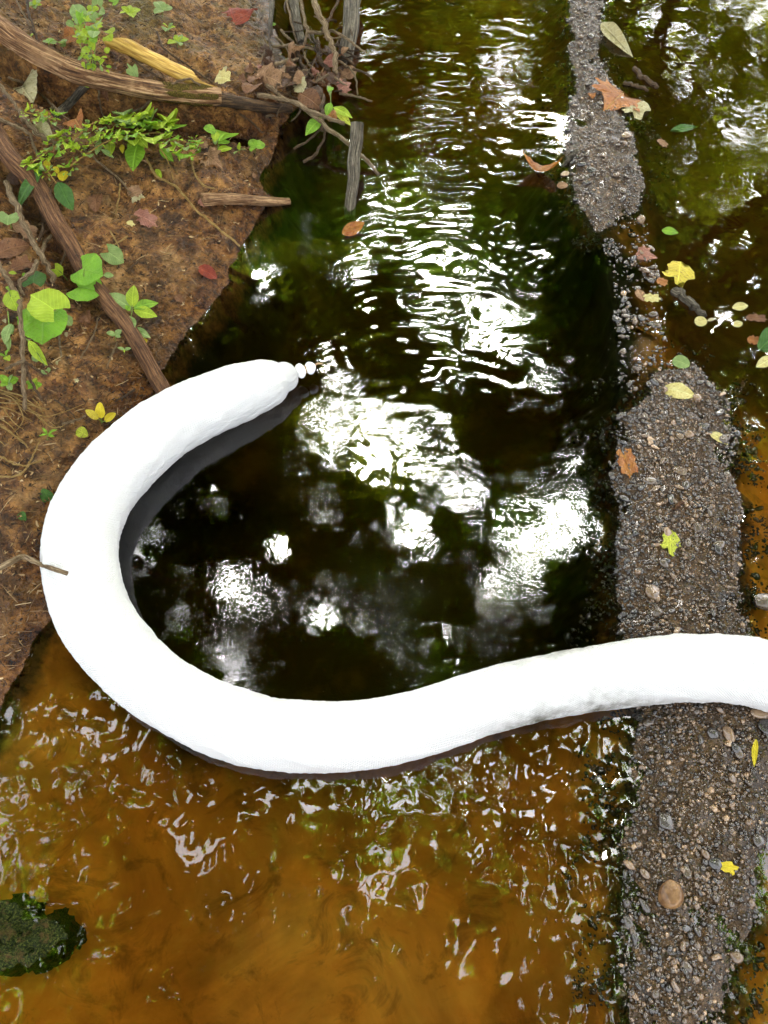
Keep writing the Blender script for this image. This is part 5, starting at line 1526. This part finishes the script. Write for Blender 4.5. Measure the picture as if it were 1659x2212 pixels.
# leafy clump hanging over the log
L = []
for i in range(120):
    f = gp.random()
    cy = 60 + f * 600
    wdt = np.interp(f, [0, .2, .5, .8, 1], [110, 190, 170, 130, 60])
    x = np.interp(f, [0, .4, 1], [640, 690, 730]) + gp.normal() * wdt * .45
    hh = .05 + .06 * gp.random() + .03 * math.sin(f * 3)
    a = gp.random() * 6.28; s = 42 + 38 * gp.random()
    L.append((x, cy, hh, x + math.cos(a) * s, cy + math.sin(a) * s * .75, hh + .02 * gp.random() - .008, ['oval', 'round', 'ell'][i % 3], [G_BRIGHT, G_LIME, G_LIME, G_PALE][int(gp.integers(4))], 1.05, gp.normal() * .4))
L += [(640, 150, .10, 560, 30, .12, 'heart', G_PALE, .8), (610, 190, .09, 640, 70, .13, 'tri', G_BRIGHT, .8), (750, 60, .08, 755, -40, .10, 'heart', G_PALE, 1.0), (850, 30, .06, 915, -20, .07, 'heart', G_BRIGHT, 1.0)]
plant("leafy_creeper", "dense clump of small round bright green leaves hanging over the log", K1, (700, 640),
      [[(740, 680, .02), (720, 520, .07), (690, 330, .09), (640, 120, .10)], [(745, 560, .05), (730, 400, .08), (770, 190, .08)], [(690, 500, .05), (610, 330, .07), (560, 200, .07)]], L)

def seedling(label, K, x, y, size, n=4, h=.02, mats=(0,), kind='oval', flat=.55, group="small seedlings on the bank"):
    g = np.random.default_rng(int(abs(x * 3 + y)))
    mm = [[G_BRIGHT, G_LIME, G_PALE, Y_VIVID][k] for k in mats]
    L = []
    a0 = g.random() * 6.28
    for i in range(n):
        a = a0 + i * 6.283 / n + g.normal() * .25
        s = size * (.8 + .4 * g.random())
        L.append((x, y, h, x + math.cos(a) * s, y + math.sin(a) * s * flat - s * .15, h + .006 * g.random(), kind, mm[i % len(mm)], 1.05, g.normal() * .25))
    plant("seedling", label, K, (x, y + size * .7), [[(x, y + size * .7, .0), (x, y, h)]], L, group, "seedling", None, .0009)

seedling("tiny seedling near the top left corner by the pale stem", K1, 270, 35, 62, 6, .02, (2, 1), 'oval')
seedling("tiny seedling standing on top of the long log's left half", K1, 378, 325, 48, 4, .05, (2, 0), 'oval')
seedling("small seedling in front of the log left of leafy clump", K1, 428, 530, 55, 5, .05, (2, 1), 'oval')
seedling("pale seedling left of the leafy clump above the log", K1, 480, 330, 65, 3, .03, (2,), 'oval')
seedling("yellow-green seedling right of the leafy clump at the top", K1, 1000, 95, 80, 5, .02, (1,), 'ell')
seedling("two-leaved pale seedling at the top of the bank", K1, 1255, 70, 90, 3, .03, (2,), 'oval')
seedling("small pale seedling below the two-leaved one", K1, 1300, 210, 55, 4, .015, (2, 1), 'ell')
seedling("spreading pale seedling above the curled yellow bark", K1, 1370, 315, 80, 5, .015, (1, 2), 'ell')
seedling("faint seedling left of the log's upper end", K1, 235, 280, 60, 3, .02, (1, 2), 'lance')
seedling("small trefoil seedling at the brink of the dark hollow", K2, 545, 1130, 80, 3, .03, (0,), 'oval', .8)
seedling("smaller pale pair of leaves left of the trefoil seedling", K2, 425, 1155, 62, 3, .02, (2, 1), 'ell', .8)
seedling("tiny leaf pair on the mud under the dry grass tuft", K5, 365, 385, 70, 4, .01, (0,), 'lance', .6)
seedling("small green sprout beside the foot of the knotty branch", K3, 260, 1550, 60, 5, .02, (0, 1), 'oval', .8)
seedling("pale sprout at the left edge below the knotty twig", K3, 60, 1530, 80, 5, .03, (0, 2), 'oval', .8)
seedling("yellowish sprout at the left edge above the pale sprout", K3, 40, 1320, 70, 3, .03, (0, 1), 'ell', .7)
seedling("small chewed pale leaves against the lower root", K3, 890, 1160, 70, 3, .025, (2,), 'oval', .5)
seedling("tiny yellow-green leaf pair on the lower root", K3, 960, 1275, 52, 3, .025, (2, 1), 'ell', .5)

plant("seedling", "green seedling with pointed leaves on mud below the rotten log", K2, (260, 1170),
      [[(258, 1170, .0), (262, 1080, .02), (240, 1010, .035)]],
      [(245, 1010, .035, 150, 985, .035, 'oval', G_BRIGHT, 1.3), (245, 1010, .035, 235, 1090, .03, 'ell', G_LIME, 1.2), (260, 1060, .03, 380, 1005, .035, 'lance', G_BRIGHT, 1.5),
       (262, 1100, .02, 355, 1085, .022, 'lance', G_BRIGHT, 1.5), (260, 1160, .012, 372, 1132, .014, 'lance', G_LIME, 1.4), (235, 1060, .03, 240, 1115, .02, 'oval', G_PALE, 1.0)], "small seedlings on the bank", "seedling")

plant("green_sprig", "green sprig with long pointed leaves growing out of the debris", K2, (1130, 900),
      [[(1130, 920, .03), (1130, 790, .08), (1130, 660, .11)], [(1130, 850, .07), (1190, 840, .08)]],
      [(1130, 790, .09, 1095, 890, .07, 'ell', G_BRIGHT, 1.2), (1150, 820, .09, 1300, 905, .07, 'lance', G_LIME, 1.3), (1170, 860, .08, 1290, 965, .06, 'lance', Y_GREEN, 1.2),
       (1060, 900, .07, 930, 1040, .04, 'lance', G_BRIGHT, 1.7), (1110, 700, .11, 1150, 670, .11, 'ell', G_BRIGHT, 1.3), (1130, 720, .10, 1105, 655, .11, 'ell', G_PALE, 1.0)])
plant("green_sprig", "single green leaf on the thin mossy branch at the top", K2, (670, 200), [[(660, 240, .03), (672, 180, .04)]],
      [(668, 195, .04, 700, 175, .045, 'oval', G_BRIGHT, 1.2), (665, 200, .04, 655, 235, .03, 'ell', G_LIME, 1.0)])

# creeping plant in the middle of the bank
L = []
for (x, y, n, sp, sz) in [(870, 970, 14, 90, 62), (1090, 900, 12, 60, 50), (1000, 1010, 14, 110, 62), (1280, 950, 8, 40, 45), (1300, 1080, 14, 80, 58), (700, 1000, 12, 90, 58), (560, 1060, 12, 90, 62),
                          (480, 1060, 9, 70, 58), (400, 1150, 12, 90, 62), (260, 1240, 10, 70, 62), (240, 880, 12, 80, 48), (400, 900, 8, 60, 62), (620, 1170, 8, 70, 52), (780, 1090, 9, 80, 58), (1440, 1160, 11, 90, 52), (360, 1330, 8, 60, 50), (1490, 1090, 7, 40, 50), (530, 1290, 8, 70, 48), (960, 950, 10, 120, 55), (1160, 1010, 9, 80, 55)]:
    L += sprig(gp, K1, x, y, .03, sz * .68, int(n * 1.6), sp * 1.1, ['lance', 'lance', 'ell', 'blade'], [G_BRIGHT, G_LIME, G_LIME, G_LIME, G_PALE], .04, .8)
L += [(1060, 1090, .03, 1020, 1310, .01, 'lance', G_BRIGHT, 1.75), (1050, 1040, .04, 1140, 1140, .03, 'ell', G_LIME, 1.3), (1230, 1140, .03, 1340, 1245, .01, 'lance', G_BRIGHT, 1.6),
      (850, 1090, .03, 850, 1190, .02, 'ell', G_LIME, 1.0), (780, 1090, .03, 740, 1190, .02, 'lance', G_PALE, 1.4), (780, 1150, .03, 880, 1215, .015, 'lance', G_PALE, 1.2), (940, 1110, .02, 945, 1180, .01, 'ell', Y_VIVID, .9),
      (1020, 1080, .03, 980, 1150, .02, 'lance', G_BRIGHT, 1.4), (310, 1290, .05, 120, 1600, .03, 'blade', G_DARK, 1.7), (300, 1270, .05, 200, 1310, .05, 'ell', G_BRIGHT, 1.0),
      (440, 1400, .04, 560, 1620, .02, 'ell', G_DARK, 1.1), (460, 1330, .03, 410, 1290, .04, 'oval', Y_VIVID, 1.2), (480, 1390, .03, 500, 1310, .03, 'oval', Y_VIVID, 1.0), (1200, 1300, .015, 1245, 1370, .012, 'ell', G_LIME, 1.0), (350, 1230, .04, 380, 1310, .03, 'ell', Y_VIVID, 1.0)]
plant("creeping_plant", "straggling creeper with many narrow green leaves across the middle bank", K1, (700, 1100),
      [[(200, 1300, .04), (320, 1200, .04), (500, 1110, .04), (640, 1180, .02), (700, 1180, .02)], [(560, 1080, .04), (720, 950, .045), (880, 920, .045), (1050, 915, .045), (1100, 840, .05)],
       [(540, 1280, .03), (680, 1180, .03), (830, 1090, .03), (1040, 1040, .035), (1250, 1030, .03), (1450, 1100, .02), (1520, 1080, .02)], [(1280, 1000, .03), (1290, 920, .05)],
       [(1230, 1140, .03), (1290, 1230, .012), (1340, 1390, .006)], [(340, 1280, .04), (440, 1420, .03)], [(160, 860, .03), (300, 890, .03), (430, 930, .03)]], L, None, "plant", STRAW, .0019)

# heart-shaped leaves at the left edge: base is the notch, tip is the point
HG = "heart leaves at the left edge"
plant("heart_leaf_plant", "big heart-shaped green leaf pair overlapping at the left edge of the bank", K3, (300, 1150),
      [[(300, 1180, .0), (330, 1110, .03), (330, 1000, .05)], [(300, 1150, .0), (280, 950, .05), (300, 830, .07)]],
      [(345, 925, .05, 320, 1228, .035, 'heart', G_HEART, 1.08, -.1), (490, 1015, .08, 235, 845, .065, 'heart', G_LIME, .95, .2), (250, 800, .03, 270, 660, .03, 'heart', G_DARK, 1.2), (500, 1010, .04, 550, 1090, .03, 'oval', G_PALE, 1.2)])
plant("heart_leaf_plant", "two overlapping heart-shaped leaves above the reddish root", K3, (640, 790),
      [[(620, 800, .0), (640, 760, .03), (650, 655, .05)], [(640, 800, .0), (650, 780, .03)]],
      [(572, 625, .055, 788, 700, .05, 'heart', G_HEART, 1.05, .1), (515, 775, .035, 810, 825, .03, 'heart', G_HEART, .95, -.1), (600, 700, .03, 590, 750, .03, 'oval', G_DARK, 1.0)])
plant("heart_leaf_plant", "pale folded heart leaf on bare mud right of the others", K3, (890, 600), [[(885, 605, .0), (880, 560, .02)]],
      [(790, 490, .03, 955, 605, .012, 'heart', G_PALE, .8, .15)])
plant("heart_leaf_plant", "small lime heart leaf with curled edge left of overlapping pair", K3, (470, 720), [[(520, 740, .01), (480, 690, .03), (450, 660, .035)]],
      [(400, 630, .04, 485, 700, .03, 'heart', G_LIME, 1.0, .2), (800, 700, .02, 880, 700, .015, 'ell', G_PALE, 1.0, .5)])
plant("heart_leaf_plant", "pale heart leaf with deep notch cut by the left edge", K3, (60, 330), [[(90, 340, .0), (75, 280, .03)]],
      [(70, 205, .04, 55, 312, .03, 'heart', G_PALE, 1.6, 0)])
plant("heart_leaf_plant", "yellow-green oval leaves at the left edge above the big heart leaf", K3, (90, 980),
      [[(150, 980, .02), (90, 880, .04), (60, 800, .05)]],
      [(60, 820, .05, 135, 970, .04, 'oval', G_LIME, 1.15, .2), (40, 790, .05, 135, 820, .05, 'lance', G_BRIGHT, 1.5), (170, 700, .03, 210, 690, .03, 'oval', G_BRIGHT, 1.0), (65, 680, .03, 130, 685, .03, 'ell', G_LIME, 1.0)])
plant("heart_leaf_plant", "grey-green hanging leaves at the left edge below the heart leaf", K3, (60, 1200),
      [[(60, 980, .04), (70, 1100, .03), (70, 1290, .01)]],
      [(80, 1070, .04, 30, 1230, .02, 'ell', G_PALE, 1.1, .2), (100, 1080, .03, 90, 1160, .02, 'lance', G_PALE, 1.3), (70, 1170, .03, 65, 1290, .01, 'lance', G_PALE, 1.0)])
plant("narrow_leaf_plant", "narrow yellow-green blade with a pale notched leaf at its tip", K3, (215, 1200),
      [[(200, 1190, .02), (260, 1260, .03), (350, 1400, .02)]],
      [(210, 1200, .035, 360, 1395, .02, 'lance', G_LIME, 1.0, .2), (345, 1420, .015, 360, 1465, .012, 'heart', G_PALE, 1.5), (285, 1310, .015, 285, 1370, .012, 'heart', G_PALE, 1.2)])
plant("seedling", "star-shaped green seedling with seven narrow leaves beside the root", K3, (1000, 1100),
      [[(970, 1190, .0), (1015, 1000, .03), (1020, 930, .045)]],
      [(1018, 945, .045, 1030, 775, .06, 'ell', G_LIME, 1.15), (1010, 950, .04, 815, 835, .03, 'lance', G_PALE, 1.45), (1030, 950, .04, 1225, 905, .035, 'lance', G_BRIGHT, 1.3), (1030, 965, .04, 1215, 1015, .03, 'lance', G_LIME, 1.6),
       (1005, 975, .035, 965, 930, .03, 'ell', G_BRIGHT, 1.2), (1000, 1010, .03, 992, 1170, .02, 'ell', G_PALE, 1.25), (1020, 1110, .02, 1165, 1180, .012, 'lance', G_PALE, 1.4)], "small seedlings on the bank", "seedling")
plant("seedling", "three-leaved yellow seedling standing by the boom", K5, (785, 285),
      [[(785, 300, .0), (782, 265, .015)], [(780, 285, .005), (760, 270, .015)], [(788, 290, .005), (815, 285, .012)]],
      [(780, 265, .018, 768, 140, .035, 'oval', Y_VIVID, .85), (760, 268, .015, 660, 200, .02, 'oval', Y_LEAF, .75), (808, 288, .012, 890, 222, .02, 'oval', Y_VIVID, .85)], "small seedlings on the bank", "seedling")

# dry grass tuft at the left edge
root = empty("dry_grass_tuft", hit(*K5(-10, 120), 0))
tag(root, "tuft of dry yellow grass lying on the mud at the left edge", "grass")
blades = [[(-40, 60), (60, 75), (160, 130), (240, 200), (340, 300), (430, 345)], [(-40, 100), (80, 120), (200, 180), (330, 250), (430, 330)], [(-40, 140), (90, 150), (230, 165), (350, 190)], [(-20, 60), (80, 100), (140, 160), (210, 235)],
          [(100, 120), (220, 150), (300, 185), (335, 230)], [(200, 200), (340, 250), (480, 220), (655, 152)], [(-30, 250), (80, 320), (150, 410)], [(20, 190), (110, 300), (185, 352)], [(140, 160), (180, 260), (150, 330), (110, 370)],
          [(-40, 30), (50, 60), (120, 80), (200, 90)], [(-40, 170), (60, 190), (150, 230), (250, 290)], [(250, 110), (300, 160), (330, 230)], [(60, 60), (160, 90), (280, 170), (360, 200)], [(300, 250), (390, 330), (470, 330), (520, 300)],
          [(-40, 420), (10, 450), (40, 480)], [(-30, 310), (60, 360), (130, 420), (180, 460)]]
for i, bpts in enumerate(blades):
    W = [np.array(hit(*K5(x, y), .006 + .014 * math.sin(3.1 * j / max(1, len(bpts) - 1)) + .002 * (i % 4))) for j, (x, y) in enumerate(bpts)]
    P = catmull(W, 22)
    V, Fc = tube_data(P, np.linspace(.0017, .0007, 22), 6, 0, i, .5)
    o = mesh_obj("blade", V, Fc, STRAW, root); set_along(o, P, 6, 30, 2, i)
    o.matrix_parent_inverse = Matrix.Translation(-root.location)

# ------------------------------------------------------------------ fine litter on the mud: crumbs of bark, rootlets, straw bits
def litter():
    g = np.random.default_rng(77)
    N = 9000
    px = g.uniform(-20, 620, N); py = g.uniform(-20, 1500, N)
    V = []; Fc = []; T = []
    for i in range(N):
        p = at(px[i], py[i], .05)
        x, y = p[0], p[1]
        if x < -1.6 or y > 3.2: continue
        jx = min(max(int((x + 1.62) / STEP), 0), len(gx) - 54) + ix0; jy = min(max(int((y + .22) / STEP), 0), len(gy) - 54) + iy0
        if DL[jy, jx] < .015: continue
        z = hgt(x, y)
        a = g.random() * 6.28
        if g.random() < .55:
            L = .002 + .005 * g.random(); wd = .0010 + .0016 * g.random()
        else:
            L = .006 + .030 * g.random() ** 3; wd = .0005 + .0004 * g.random()
        d = np.array((math.cos(a), math.sin(a), g.normal() * .25)) * L
        n = np.array((-math.sin(a), math.cos(a), 0)) * wd
        c = np.array((x, y, z + .0025)); b = len(V)
        bend = np.array((0, 0, L * .12)) + n * g.normal() * 1.5
        for t, o_ in ((-1, 0), (0, 1), (1, 0)):
            q = c + d * t + bend * o_
            k = 1 - .35 * abs(t)
            V += [q + n * k, q - n * k * .6 + np.array((0, 0, wd * .9)), q - n * k]
        Fc += [(b, b + 1, b + 4, b + 3), (b + 1, b + 2, b + 5, b + 4), (b + 3, b + 4, b + 7, b + 6), (b + 4, b + 5, b + 8, b + 7)]
        T += [g.random() ** 1.4] * 9
    m, t, out = new_mat("plant_crumbs")
    a = t.nodes.new("ShaderNodeAttribute"); a.attribute_name = "tone"
    c = ramp(t, [(0, (.02, .010, .004)), (.45, (.07, .032, .010)), (.75, (.20, .11, .040)), (1, (.48, .34, .17))], a.outputs['Fac']).outputs[0]
    pbsdf(t, out, c, .75, None, .3)
    me = np_mesh("mud_litter", np.array(V), np.array(Fc), m, False)
    at_ = me.attributes.new("tone", 'FLOAT', 'POINT'); at_.data.foreach_set("value", np.array(T, np.float32))
    o = bpy.data.objects.new("mud_litter", me); col.objects.link(o)
    tag(o, "fine crumbs of bark and straw strewn over the mud bank", "litter", kind="stuff")
litter()
